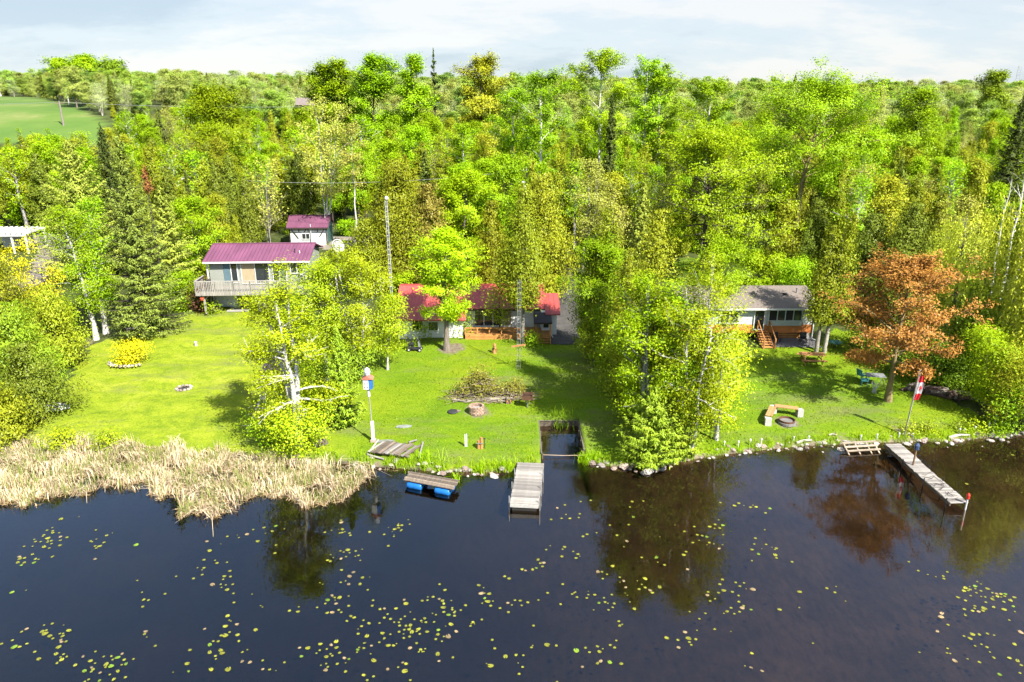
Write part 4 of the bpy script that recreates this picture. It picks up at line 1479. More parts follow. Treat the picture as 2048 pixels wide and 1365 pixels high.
named('broad', 'poplar_tree', 'poplar', 'old leaning poplar with a bare mossy trunk behind the grey-roofed cottage', 1575, 178, 330, D=82, leaf='lime', bark='olive', lc=0.5, limbs=34, rt=0.34, lean=(0.13, 0.0), prof='top', seed=42, clump=0.45, cb=0.42)
PO = dict(kind='broad', name='poplar_tree', cat='poplar', bark='white', leaf='lime', lc=0.5, prof='top', el=(0.5, 1.1), cb=0.35)
named(**PO, label='white-trunked poplar standing in the middle of the woods, full height showing', x=1085, D=92, top=148, wpx=120, seed=43, rt=0.26)
named(**PO, label='tallest white-trunked poplar on the skyline right of the centre', x=1187, D=98, top=114, wpx=140, seed=44, rt=0.28)
named(**PO, label='slender pale poplar left of the white-trunked ones', x=1022, D=98, top=185, wpx=90, seed=45)
named(**PO, label='skyline poplar with a leafy tuft right of the tallest one', x=1285, D=112, top=122, wpx=70, seed=46)
named(**PO, label='skyline poplar with bare white forks above the huge maple', x=1322, D=112, top=138, wpx=80, seed=47)
named(**PO, label='pale poplar above the huge maple, left of the leaning poplar', x=1400, D=105, top=165, wpx=110, seed=48)
named(**PO, label='thin pale poplar among the cedars above the red-roofed cottage', x=935, D=88, top=255, wpx=60, seed=49)
named('broad', 'birch_tree', 'birch', 'sparse birch with fanned white limbs above the purple-roofed shed', 655, 205, 130, D=88, leaf='pale', bark='white', lc=0.22, stems=4, spread=0.13, limbs=36, rt=0.2, prof='vase', el=(0.6, 1.2), cb=0.35, seed=50)
named('broad', 'birch_tree', 'birch', 'thin broken birch right of the fanned white birch', 712, 240, 55, D=84, leaf='pale', bark='white', lc=0.2, limbs=14, rt=0.12, cb=0.5, seed=54)
named('broad', 'bare_tree', 'tree', 'grey twiggy tree hardly in leaf behind the grey house', 540, 320, 90, D=84, leaf='pale', bark='pale', lc=0.12, stems=4, spread=0.12, limbs=60, rt=0.14, prof='vase', sub=9, el=(0.6, 1.2), seed=55)
named('broad', 'bare_tree', 'tree', 'twiggy pale tree behind the dark driveway', 1165, 318, 120, D=76, leaf='pale', bark='pale', lc=0.4, stems=2, limbs=40, rt=0.16, prof='round', sub=7, seed=56)
DB = dict(kind='bare', name='dead_birch', cat='dead tree', bark='white', thick=0.55, droop=-0.02, el=(0.7, 1.2), prof='top', sub=2, cb=0.45)
named(**DB, label='dead white birch left of three bare ones above the willow', x=1978, D=66, top=350, wpx=30, limbs=7, rt=0.14)
named(**DB, label='dead white birch in the middle of three bare ones above the willow', x=1996, D=67, top=312, wpx=45, limbs=9, rt=0.16)
named(**DB, label='dead white birch right of three bare ones above the willow', x=2024, D=67, top=322, wpx=60, limbs=10, rt=0.16)
named(**{**SP, 'leaf': 'spruce_dark'}, label='dark pointed spruce on the right above the dead birches', x=1988, D=88, top=188, wpx=120)
named(**{**SP, 'leaf': 'spruce_dark'}, label='narrow dark spruce right of the tallest white-trunked poplar', x=1213, D=90, top=188, wpx=62)
named('spruce', 'pine_tree', 'pine', 'lone dark pine poking above the skyline left of the centre', 874, 102, 60, D=150, leaf='spruce_dark', bark='dark', open_=0.45, gap=1.1, droop=-0.05)
SK = dict(kind='broad', name='leafy_tree', cat='tree', lc=0.85, clump=0.6, bark='dark')
named(**SK, label='round olive-yellow tree on the skyline right of the lone pine', x=962, D=150, top=122, wpx=110, leaf='olive', prof='round')
named(**SK, label='bright green tree on the skyline, left of a pair left of the centre', x=650, D=150, top=130, wpx=70, leaf='green')
named(**SK, label='bright green tree on the skyline, right of a pair left of the centre', x=690, D=148, top=124, wpx=70, leaf='green')
named(**SK, label='broad bright green skyline tree left of the lone pine', x=757, D=145, top=118, wpx=110, leaf='lime')
named(**SK, label='bright green tree under the lone pine on the skyline', x=835, D=142, top=118, wpx=75, leaf='lime')
named(**SK, label='vivid green broad tree in the woods behind the grey house', x=455, D=108, top=182, wpx=150, leaf='green')
named(**SK, label='bright lime tree at the far field edge, left of two', x=135, D=215, top=122, wpx=70, leaf='lime')
named(**SK, label='bright lime tree at the far field edge, right of two', x=182, D=210, top=116, wpx=75, leaf='lime')
named(**SK, label='grey-green tree at the far field edge right of the lime ones', x=235, D=212, top=128, wpx=80, leaf='mid')
named(**SK, label='dark round tree on the right skyline beside the cell tower', x=1965, D=170, top=148, wpx=70, leaf='mid')
named(**SK, label='dark green dense tree in the right woods below the skyline', x=1800, D=110, top=188, wpx=90, leaf='green')

named(**CE, label='olive cedar at the foot of the old leaning poplar', x=1560, D=76, top=400, wpx=85)
named(**{**CE, 'leaf': 'cedar_dark'}, label='dark cedar right of the old leaning poplar trunk', x=1620, D=76, top=395, wpx=85)
named(**SH, label='green bush on the back lawn behind the grey-roofed cottage', x=1530, D=70, top=505, wpx=90, leaf='green')
named(**SH, label='lime bush behind the right end of the grey shingle roof', x=1590, D=68, top=520, wpx=90, leaf='lime')

# ------------------------------------------------------------------ the woods, tree by tree
LIB = {}


def lib(key, n, fn, bark, leaf):
    LIB[key] = [tree_meshes(key + str(i), *fn(300 + 17 * i + sum(map(ord, key))), bark, leaf, 4) for i in range(n)]


HC = 9.0        # canonical height
lib('olive cedar', 4, lambda s: cedar(s, HC, 3.0, 11000, 0.22), 'dark', 'cedar')
lib('dark cedar', 3, lambda s: cedar(s, HC, 3.0, 10000, 0.22), 'dark', 'cedar_dark')
lib('bright green leafy tree', 4, lambda s: broadleaf(s, HC, 4.6, 12500, 0.19, limbs=30, clump=0.33, sub=6, prof=['oval', 'round', 'pyr', 'oval'][s % 4]), 'dark', 'lime')
lib('deep green leafy tree', 3, lambda s: broadleaf(s, HC, 5.0, 12500, 0.19, limbs=30, clump=0.33, sub=6), 'dark', 'green')
lib('olive-green leafy tree', 3, lambda s: broadleaf(s, HC, 4.6, 11000, 0.19, limbs=28, clump=0.35, sub=6, prof=['oval', 'pyr', 'round'][s % 3]), 'grey', 'olive')
lib('thin pale-leaved tree', 3, lambda s: broadleaf(s, HC, 4.4, 2800, 0.18, limbs=34, sub=8, clump=0.4, stems=3, thick=0.6, el=(0.5, 1.2)), 'pale', 'pale')
lib('white-stemmed birch', 4, lambda s: broadleaf(s, HC, 3.6, 3400, 0.19, limbs=24, sub=5, clump=0.36, el=(0.5, 1.1), base=0.3, rt=0.24, thick=0.55), 'white', 'lime')
lib('dark spruce', 3, lambda s: spruce(s, HC, 3.4, 0.38, dens=1.6), 'dark', 'spruce')
KINDS = {'olive cedar': ('cedar_tree', 'cedar'), 'dark cedar': ('cedar_tree', 'cedar'), 'bright green leafy tree': ('leafy_tree', 'tree'),
         'deep green leafy tree': ('leafy_tree', 'tree'), 'olive-green leafy tree': ('leafy_tree', 'tree'),
         'thin pale-leaved tree': ('leafy_tree', 'tree'), 'white-stemmed birch': ('birch_tree', 'birch'), 'dark spruce': ('spruce_tree', 'spruce')}
ORD = ['first', 'second', 'third', 'fourth', 'fifth', 'sixth', 'seventh', 'eighth', 'ninth', 'tenth', 'eleventh', 'twelfth', 'thirteenth', 'fourteenth', 'fifteenth',
       'sixteenth', 'seventeenth', 'eighteenth', 'nineteenth', 'twentieth']
TENS = ['', '', 'twenty', 'thirty', 'forty', 'fifty', 'sixty']


def nth(i):
    if i < 20:
        return ORD[i]
    a, b = divmod(i + 1, 10)
    return TENS[a] + ('-' + ORD[b - 1] if b else 'th').replace('yth', 'ieth')


ZONE = [(390, 'woods left of the purple roofs'), (720, 'woods behind the purple-roofed house'), (1120, 'woods behind the red-roofed cottage'),
        (1340, 'woods above the dark driveway'), (1660, 'woods behind the grey-roofed cottage'), (9999, 'woods at the right edge')]
BAND = [(92, 'front row'), (122, 'middle row'), (999, 'back row')]
# clearings: (px polygon) kept free of trees
for x0, y0, r0 in [(*AT(500, 65)[:2], 6.0), (*AT(560, 66)[:2], 6.0), (*AT(620, 86)[:2], 5.0), (*AT(700, 84)[:2], 6.5), (*AT(590, 72)[:2], 4.5), (*AT(625, 72)[:2], 4.5), (*AT(650, 76)[:2], 4.0), (*AT(620, 79)[:2], 5.0), (*AT(690, 77)[:2], 4.0), (*AT(760, 84)[:2], 5), (*AT(880, 60)[:2], 5.5), (*AT(980, 60)[:2], 5.5), (*AT(1070, 60)[:2], 5),
                   (*AT(1400, 60)[:2], 6), (*AT(1500, 60)[:2], 5.5), (*AT(1590, 60)[:2], 5.5), (*AT(1130, 62)[:2], 3.2), (*AT(1130, 70)[:2], 3.0), (*AT(1130, 78)[:2], 2.5),
                   (*AT(40, 86)[:2], 6.0), (*AT(110, 82)[:2], 5.5), (*AT(160, 80)[:2], 4.0), (*AT(60, 74)[:2], 4.5), (*AT(1380, 70)[:2], 4.0), (*AT(2035, 70)[:2], 3.0)]:
    BUSY.append((x0, y0, r0))
CAN_X = [-100, 0, 200, 260, 420, 600, 700, 1000, 1200, 1500, 1700, 2048, 2200]
CAN_Y = [275, 268, 262, 225, 205, 200, 175, 168, 165, 185, 190, 195, 195]
WOODS = []
rg = random.Random(77)
placed = []
D = 70.0
while D < 158:
    st = 3.7 + (D - 70) * 0.022
    half = (1024 + 130) / FPX * (D * 0.95 + 5)
    x = -half + rg.uniform(0, st)
    while x < half:
        px_, py_ = x + rg.uniform(-0.35, 0.35) * st, D + rg.uniform(-0.42, 0.42) * st
        x += st
        if any((px_ - a) ** 2 + (py_ - b_) ** 2 < (r_ + 1.2) ** 2 for a, b_, r_ in BUSY):
            continue
        p = Vector((px_, py_, hz(px_, py_)))
        u, v = pxof(p)
        if bool(inpoly(px_, py_, field_poly)) or bool(inpoly(px_, py_, lawn_poly)):
            continue
        roll = rg.random()
        left = u < 400
        cl = 0.5 + 0.5 * math.sin(px_ * 0.11 + 1.7 * math.sin(py_ * 0.07)) * math.sin(py_ * 0.09 + 0.4)
        if roll < (0.34 + 0.30 * cl if D < 118 else 0.20 + 0.24 * cl):
            k = 'olive cedar' if rg.random() < 0.72 else 'dark cedar'
        elif roll < 0.63:
            k = 'bright green leafy tree' if rg.random() < 0.84 else 'deep green leafy tree'
        elif roll < 0.75:
            k = 'olive-green leafy tree'
        elif roll < 0.84:
            k = 'thin pale-leaved tree'
        elif roll < 0.955:
            k = 'white-stemmed birch'
        else:
            k = 'dark spruce'
        h = rg.uniform(6.0, 10.8) * (1.12 if k in ('bright green leafy tree', 'white-stemmed birch') else 1.0)
        zlim = ztop(np.interp(u, CAN_X, CAN_Y) + rg.uniform(0, 26), py_)
        h = min(h, max(3.0, zlim - p.z))
        WOODS.append((k, p, h, u, v))
    D += st * 0.86

groups = {}
for wd_ in WOODS:
    k, p, h, u, v = wd_
    z_ = next(nm for lim, nm in ZONE if u < lim)
    b_ = next(nm for lim, nm in BAND if p.y < lim)
    groups.setdefault((k, z_, b_), []).append(wd_)
for (k, z_, b_), lst in groups.items():
    lst.sort(key=lambda q: q[3])
    for i, (kk, p, h, u, v) in enumerate(lst):
        nm, cat = KINDS[k]
        tm, cm = LIB[k][rg.randrange(len(LIB[k]))]
        s_ = h / HC
        sw = s_ * (rg.uniform(0.66, 1.0) if 'leafy' in k else rg.uniform(0.8, 1.15))
        if len(lst) == 1:
            lb = 'only %s in the %s, %s' % (k, b_, z_)
        else:
            lb = '%s %s from left, %s, %s' % (nth(i), k, b_, z_)
        plant(nm, cat, p, tm, cm, lb, 'trees of the ' + z_, (sw, sw * rg.uniform(0.9, 1.1), s_), rg.uniform(0, 6.28))
print('WOODS', len(WOODS))

# ---- undergrowth shrubs along the wood's edge
lib('bush', 3, lambda s: broadleaf(s, 2.6, 3.2, 2600, 0.2, 0.03, 24, 'round', 5, spread=0.3, clump=0.3), 'dark', 'green')
lib('bush2', 3, lambda s: broadleaf(s, 2.6, 3.2, 2600, 0.2, 0.03, 24, 'round', 5, spread=0.3, clump=0.3), 'dark', 'lime')
bushes = []
for i in range(400):
    D = rg.uniform(66, 100)
    u = rg.uniform(-40, 2090)
    p = AT(u, D)
    if any((p.x - a) ** 2 + (p.y - b_) ** 2 < (r_ * 0.9 + 0.8) ** 2 for a, b_, r_ in BUSY if r_ > 2.4) or bool(inpoly(p.x, p.y, lawn_poly)):
        continue
    if any((p.x - q.x) ** 2 + (p.y - q.y) ** 2 < 9 for q in bushes):
        continue
    bushes.append(p)
    if len(bushes) >= 90:
        break
bz = {}
for p in bushes:
    u = pxof(p)[0]
    bz.setdefault(next(nm for lim, nm in ZONE if u < lim), []).append((u, p))
for z_, lst in bz.items():
    lst.sort(key=lambda q: q[0])
    for i, (u, p) in enumerate(lst):
        key = rg.choice(['bush', 'bush2'])
        tm, cm = LIB[key][rg.randrange(3)]
        s_ = rg.uniform(0.6, 1.15)
        plant('shrub', 'shrub', p, tm, cm, '%s undergrowth bush from left at the foot of the %s' % (nth(i), z_), 'undergrowth of the ' + z_,
              (s_, s_, s_ * rg.uniform(0.7, 1.1)), rg.uniform(0, 6.28), 'foliage', 'stem')

# ---- the wood beyond, one mass: library trees scattered by geometry nodes
TPL = bpy.data.collections.new('wood_templates')
FAR_HAZE = {'leaf_cedar': leafmat('hazed_cedar', [(0.1690, 0.2039, 0.0338), (0.2340, 0.2794, 0.0507), (0.3120, 0.3549, 0.0788)], 0.25), 'leaf_lime': leafmat('hazed_lime', [(0.1950, 0.3021, 0.0338), (0.2730, 0.4003, 0.0507), (0.3640, 0.4833, 0.0843)], 0.35),  # distance haze put into the leaf colours: paler and greyer far trees
        'leaf_green': leafmat('hazed_green', [(0.1170, 0.2115, 0.0338), (0.1690, 0.2870, 0.0450), (0.2470, 0.3700, 0.0675)], 0.35), 'leaf_olive': leafmat('hazed_olive', [(0.2210, 0.2643, 0.0450), (0.2925, 0.3398, 0.0675), (0.3770, 0.4229, 0.1013)], 0.3),
        'leaf_pale': leafmat('hazed_pale', [(0.2600, 0.3096, 0.1013), (0.3510, 0.4078, 0.1462), (0.4550, 0.5135, 0.2025)], 0.3)}
keys = ['olive cedar', 'bright green leafy tree', 'deep green leafy tree', 'olive-green leafy tree', 'thin pale-leaved tree', 'white-stemmed birch', 'dark spruce']
wts = [0.14, 0.25, 0.07, 0.21, 0.22, 0.07, 0.04]  # pale kinds favoured too, in place of haze
tix = []
cnt = 0
for k in keys:
    tix.append([])
    for tm, cm in LIB[k][:2]:
        nv = len(tm.vertices)
        va = np.empty(nv * 3, np.float32)
        tm.vertices.foreach_get('co', va)
        vb = np.empty(len(cm.vertices) * 3, np.float32)
        cm.vertices.foreach_get('co', vb)
        fa = np.empty(len(tm.loops), np.int32)
        tm.loops.foreach_get('vertex_index', fa)
        fb = np.empty(len(cm.loops), np.int32)
        cm.loops.foreach_get('vertex_index', fb)
        fa = fa.reshape(-1, 4)[:, [0, 1, 2, 0, 2, 3]].reshape(-1)
        F_ = np.concatenate([fa.reshape(-1, 3), fb.reshape(-1, 3) + nv])
        me = mesh_np('wood_tree', np.concatenate([va, vb]).reshape(-1, 3), F_, [tm.materials[0], FAR_HAZE.get(cm.materials[0].name, cm.materials[0])], False,
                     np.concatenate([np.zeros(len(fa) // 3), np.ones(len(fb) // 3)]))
        o_ = bpy.data.objects.new('tpl%03d' % cnt, me)
        TPL.objects.link(o_)
        tix[-1].append(cnt)
        cnt += 1
rf = random.Random(19)
pts, idx, scl, rot = [], [], [], []
for (d0, d1, step) in [(158, 260, 5.0), (260, 420, 7.5), (420, 700, 12.0)]:
    D = d0
    while D < d1:
        half = 1150 / FPX * D + 10
        x = -half
        while x < half:
            X, Y = x + rf.uniform(-0.45, 0.45) * step, D + rf.uniform(-0.45, 0.45) * step
            x += step
            if bool(inpoly(X, Y, field_poly)):
                continue
            z0 = hz(X, Y)
            h = rf.uniform(6.5, 11.5) * (1.0 if D < 420 else 1.2)
            u = 1024 + X / (Y * 0.95) * FPX
            lim = np.interp(u, [-100, 0, 110, 260, 560, 600, 900, 1250, 1330, 1470, 1700, 2100], [138, 140, 136, 138, 148, 142, 138, 140, 142, 152, 156, 158]) + rf.uniform(-6, 20)
            h = min(h, max(3.5, ztop(lim, Y) - z0)) * rf.uniform(0.75, 1.0)
            ki = rf.choices(range(len(keys)), wts)[0]
            pts.append((X, Y, z0 - 0.2))
            idx.append(rf.choice(tix[ki]))
            s_ = h / HC
            wf = rf.uniform(0.9, 1.3) * (1.0 if D < 260 else 1.25) * max(s_, 0.72) / s_
            scl.append((s_ * wf, s_ * wf, s_))
            rot.append((0, 0, rf.uniform(0, 6.28)))
        D += step * 0.9
fme = bpy.data.meshes.new('distant_woods')
fme.from_pydata(pts, [], [])
for nm_, ty, dat in (('vi', 'INT', idx), ('sc', 'FLOAT_VECTOR', scl), ('ro', 'FLOAT_VECTOR', rot)):
    a_ = fme.attributes.new(nm_, ty, 'POINT')
    a_.data.foreach_set('value' if ty == 'INT' else 'vector', np.array(dat, np.int32 if ty == 'INT' else np.float32).ravel())
fo = link('distant_woods', fme)
ng = bpy.data.node_groups.new('scatter_woods', 'GeometryNodeTree')
ng.interface.new_socket('Geometry', in_out='INPUT', socket_type='NodeSocketGeometry')
ng.interface.new_socket('Geometry', in_out='OUTPUT', socket_type='NodeSocketGeometry')
gi, go = ng.nodes.new('NodeGroupInput'), ng.nodes.new('NodeGroupOutput')
ip = ng.nodes.new('GeometryNodeInstanceOnPoints')
ci = ng.nodes.new('GeometryNodeCollectionInfo')
ci.inputs['Collection'].default_value = TPL
ci.inputs['Separate Children'].default_value = True
ci.inputs['Reset Children'].default_value = True
ip.inputs['Pick Instance'].default_value = True


def nattr(nm_, ty):
    k = ng.nodes.new('GeometryNodeInputNamedAttribute')
    k.data_type = ty
    k.inputs['Name'].default_value = nm_
    return k.outputs['Attribute']


ng.links.new(gi.outputs[0], ip.inputs['Points'])
ng.links.new(ci.outputs[0], ip.inputs['Instance'])
ng.links.new(nattr('vi', 'INT'), ip.inputs['Instance Index'])
ng.links.new(nattr('ro', 'FLOAT_VECTOR'), ip.inputs['Rotation'])
ng.links.new(nattr('sc', 'FLOAT_VECTOR'), ip.inputs['Scale'])
ng.links.new(ip.outputs[0], go.inputs[0])
md = fo.modifiers.new('scatter', 'NODES')
md.node_group = ng
tag(fo, 'far mixed spring woods covering the rising land to the skyline', 'woods', kind='stuff')
print('FAR', len(pts))


# ================================================================== SHORE, DOCKS, THINGS ON THE LAWNS
grey_plank = mat('grey_plank', (0.30, 0.275, 0.25), 0.95, 0.3, 6, 0.5, stretch=(0.5, 4, 1), isl=0.12)
brown_plank = mat('brown_plank', (0.21, 0.165, 0.125), 0.95, 0.4, 5, 0.5, stretch=(3, 0.5, 1), isl=0.15)
blue_plastic = mat('blue_plastic', (0.012, 0.16, 0.50), 0.4, 0.12, 3)
old_wood = mat('old_wood', (0.17, 0.135, 0.10), 0.95, 0.35, 5, 0.5, isl=0.1)
orange_log = mat('orange_log', (0.42, 0.20, 0.07), 0.85, 0.35, 5, 0.4, stretch=(1, 1, 0.4))
rust = mat('rust', (0.16, 0.075, 0.04), 0.9, 0.45, 5, 0.4)
stone_pale = mat('stone_pale', (0.42, 0.37, 0.33), 0.9, 0.3, 5, 0.5, isl=0.12)
stone_pink = mat('stone_pink', (0.34, 0.26, 0.22), 0.9, 0.3, 5, 0.5, isl=0.12)
stone_block = mat('stone_block', (0.50, 0.47, 0.43), 0.9, 0.2, 5, 0.4)
teal = mat('teal_plastic', (0.06, 0.26, 0.27), 0.5, 0.12, 3)
bench_wood = mat('bench_wood', (0.46, 0.25, 0.10), 0.8, 0.2, 4, 0.2, stretch=(0.4, 3, 1))
table_wood = mat('table_wood', (0.48, 0.23, 0.08), 0.75, 0.2, 4, 0.2, stretch=(0.4, 3, 1), isl=0.06)

# ---- the short dock beside the boat slip
n0 = (P(1020, 1007, 0.42) + P(1077, 1009, 0.42)) / 2
n1 = (P(1036, 925, 0.42) + P(1087, 925, 0.42)) / 2
dw = (P(1077, 1009, 0.42) - P(1020, 1007, 0.42)).length
dl = (n1 - n0).length
DK = root('dock', (n0.x, n0.y, 0), 'short grey plank dock in the middle, beside the boat slip', 'dock', math.atan2(n1.y - n0.y, n1.x - n0.x) - rad(90))
pm = MB().bb(-dw / 2, dw / 2, -0.068, 0.068, 0, 0.035).mesh('plank', grey_plank)
k = int(dl / 0.15)
for i in range(k):
    o_ = link('plank', pm, DK, (RN.uniform(-0.025, 0.025), 0.07 + i * 0.15, 0.40 + RN.uniform(-0.006, 0.010)), rad(RN.uniform(-0.7, 0.7)))
for sx in (-1, 1):
    MB().bb(sx * dw / 2 - 0.03, sx * dw / 2 + 0.03, 0.02, dl, 0.24, 0.395).build('side_beam', grey_plank, DK)
    for yy in (0.12, dl * 0.35, dl * 0.68):
        MB().tube([(sx * (dw / 2 + 0.06), yy, -1.0), (sx * (dw / 2 + 0.06), yy, 0.75)], 0.03, 7).build('post', metal_grey, DK)
MB().bb(-dw / 2, dw / 2, -0.03, 0.02, 0.20, 0.39).build('end_beam', mat('end_pale', (0.45, 0.43, 0.40), 0.9, 0.2, 6), DK)
MB().bb(-dw / 2 + 0.1, dw / 2 - 0.1, 0.025, 0.08, -0.9, 0.2).build('shade_panel', darkness, DK)  # near-black panel painting the shade beneath the dock end

# ---- the long thin dock on the right
n0 = P(1918, 1006, 0.38)
n1 = P(1783, 887, 0.42)
dl = (n1 - n0).length
LDK = root('dock', (n0.x, n0.y, 0), 'long thin weathered dock running out from the right lawn', 'dock', math.atan2(n1.y - n0.y, n1.x - n0.x) - rad(90))
pm = MB().bb(-0.47, 0.47, -0.064, 0.064, 0, 0.035).mesh('plank', grey_plank)
k = int(dl / 0.145)
for i in range(k):
    yy = 0.07 + i * 0.145
    sec = min(2, int(3 * yy / dl))
    link('plank', pm, LDK, (RN.uniform(-0.02, 0.02) + (0.03, -0.03, 0.02)[sec], yy, 0.35 + (0.0, 0.03, 0.05)[sec] + RN.uniform(-0.006, 0.008)), rad(RN.uniform(-1.2, 1.2)))
for sx in (-1, 1):
    MB().bb(sx * 0.44 - 0.025, sx * 0.44 + 0.025, 0.0, dl, 0.20, 0.345).build('side_beam', old_wood, LDK)
    for yy in (0.2, dl * 0.34, dl * 0.66):
        MB().tube([(sx * 0.53, yy, -1.2), (sx * 0.53, yy, 0.55)], 0.028, 7).build('post', metal_dark, LDK)
wd_ = MB()
for i in range(26):
    a = RN.uniform(0, 6.28)
    yy = RN.uniform(0.4, dl * 0.45)
    wd_.tube([(RN.uniform(-0.4, 0.4), yy, 0.43), (RN.uniform(-0.45, 0.45), yy + RN.uniform(-0.35, 0.35), 0.44 + RN.uniform(0, 0.05))], 0.012, 4)
o_ = wd_.build('dried_weed', dark_wood, LDK)
o_['kind'] = 'stuff'
lp = P(1822, 944, 0.0)
LPO = root('mooring_post', (lp.x, lp.y, 0), 'tall brown mooring post with a dark blue lantern by the long dock', 'post')
MB().tube([(0, 0, -1.2), (0.07, 0.02, 1.35)], [0.06, 0.05], 8).build('pole', mat('post_brown', (0.20, 0.12, 0.07), 0.9, 0.3), LPO)
MB().lathe([(0.07, 1.35), (0.13, 1.40), (0.13, 1.62), (0.16, 1.64), (0.05, 1.78)], 8, (0.07, 0.02, 0)).build('lantern', mat('lantern_blue', (0.035, 0.06, 0.14), 0.4), LPO)
rp = P(1933, 1008, 0.35)
RPO = root('marker_post', (rp.x, rp.y, 0), 'short white post with a red top at the tip of the long dock', 'post')
MB().tube([(0, 0, -1.2), (0, 0, 0.62)], 0.045, 8).build('pole', metal_white, RPO)
MB().lathe([(0.06, 0.62), (0.09, 0.66), (0.09, 0.86), (0.04, 0.95)], 10).build('cap', mat('cap_red', (0.60, 0.035, 0.015), 0.4), RPO)

# ---- raft on blue barrels
a, b = P(812, 962, 0.35), P(902, 979, 0.35)
ang = math.atan2(b.y - a.y, b.x - a.x)
RF = root('raft', (a.x, a.y, 0), 'old plank raft floating on blue plastic barrels near the shore', 'raft', ang)
rl = (b - a).length
pm = MB().bb(0, rl + 0.3, -0.085, 0.085, 0, 0.04).mesh('plank', brown_plank)
for i in range(5):
    link('plank', pm, RF, (-0.15 + RN.uniform(-0.05, 0.05), 0.05 + i * 0.18, 0.38 + 0.010 * i), rad(RN.uniform(-0.5, 0.5)))
for xx in (0.02, rl):
    MB().bb(xx - 0.05, xx + 0.05, -0.05, 0.86, 0.30, 0.378).build('cross_beam', dark_wood, RF)
bar = MB()
br = [(0.02, 0), (0.20, 0.0), (0.225, 0.04), (0.24, 0.22), (0.225, 0.42), (0.24, 0.60), (0.225, 0.80), (0.20, 0.85), (0.02, 0.85)]
bar.lathe(br, 14)
bm = bar.mesh('barrel', blue_plastic, True)
for xx, yy in ((0.05, 0.12), (rl - 0.95, 0.12), (0.05, 0.66), (rl - 0.95, 0.66)):
    o_ = link('barrel', bm, RF, (xx, yy, 0.08))
    o_.rotation_euler = (0, rad(90), 0)

# ---- boat slip walls
for nm, lb, p0, p1 in (('left', 'plank retaining wall on the left side of the boat slip', (CX0 + 0.03, 37.9), (CX0 + 0.03, CY1 - 0.06)),
                       ('back', 'mossy plank retaining wall closing the head of the boat slip', (CX0 + 0.1, CY1 - 0.03), (CX1 - 0.1, CY1 - 0.03)),
                       ('right', 'dark plank retaining wall on the right side of the boat slip', (CX1 - 0.03, 38.3), (CX1 - 0.03, CY1 - 0.06))):
    L_ = math.hypot(p1[0] - p0[0], p1[1] - p0[1])
    rw = root('retaining_wall', (p0[0], p0[1], 0), lb, 'retaining wall', math.atan2(p1[1] - p0[1], p1[0] - p0[0]))
    top = 0.30
    for i in range(6):
        MB().bb(0, L_, -0.028, 0.028, top - 0.20 * (i + 1) + 0.012, top - 0.20 * i).build('plank', old_wood, rw)
    for i in range(4):
        MB().bb(L_ * i / 3 - 0.05, L_ * i / 3 + 0.05, 0.03, 0.11, -0.7, top + 0.03).build('post', old_wood, rw) if nm != 'left' else MB().bb(L_ * i / 3 - 0.05, L_ * i / 3 + 0.05, -0.11, -0.03, -0.7, top + 0.03).build('post', old_wood, rw)
    MB().bb(-0.03, L_ + 0.03, -0.045, 0.045, top + 0.055, top + 0.09).build('cap_board', mat('cap_grey', (0.15, 0.14, 0.10), 0.95, 0.3, 5), rw)
a, b = P(1082, 910, 0.16), P(1160, 911, 0.16)
tag(MB().tube([(CX0 + 0.05, a.y, 0.16), (3.0, a.y + 0.02, 0.10), (CX1 - 0.05, b.y, 0.16)], 0.022, 6).build('mooring_bar', mat('bar_tan', (0.40, 0.30, 0.2), 0.8)), 'thin tan bar lying across the water of the boat slip', 'bar')

# ---- weathered platform on the bank
pc = G(790, 902)
PLT = root('platform', (pc.x, pc.y, pc.z + 0.03), 'weathered grey plank platform lying tilted on the bank', 'platform', rad(-4))
PLT.rotation_euler = (rad(-3), 0, rad(-14))
pw, pd = 2.4, 1.75
pm = [MB().bb(-0.075, 0.075, -pd / 2, pd / 2, 0.10, 0.135).mesh('plank', brown_plank), MB().bb(-0.075, 0.075, -pd / 2, pd / 2 * 0.8, 0.10, 0.135).mesh('plank', grey_plank)]
for i in range(15):
    if i in (12,):
        continue
    link('plank', pm[RN.random() < 0.5], PLT, (-pw / 2 + 0.08 + i * 0.16, RN.uniform(-0.05, 0.05), RN.uniform(-0.01, 0.015)), rad(RN.uniform(-2, 2) - 9))
for yy in (-0.7, 0, 0.7):
    MB().bb(-pw / 2, pw / 2, yy - 0.05, yy + 0.05, 0.0, 0.096).build('joist', old_wood, PLT)
for i, (a, b, lb) in enumerate((((736, 914), (768, 924), 'pale log edging the front left corner of the platform'), ((757, 884), (735, 913), 'pale log edging the left side of the platform'),
                                ((846, 889), (838, 920), 'grey log edging the right side of the platform'), ((818, 889), (834, 884), 'short loose board on the back of the platform'))):
    a, b = G(*a), G(*b)
    tag(MB().tube([a + Vector((0, 0, 0.12)), b + Vector((0, 0, 0.12))], [0.06, 0.05], 7).build('log', grey_plank), lb, 'log')

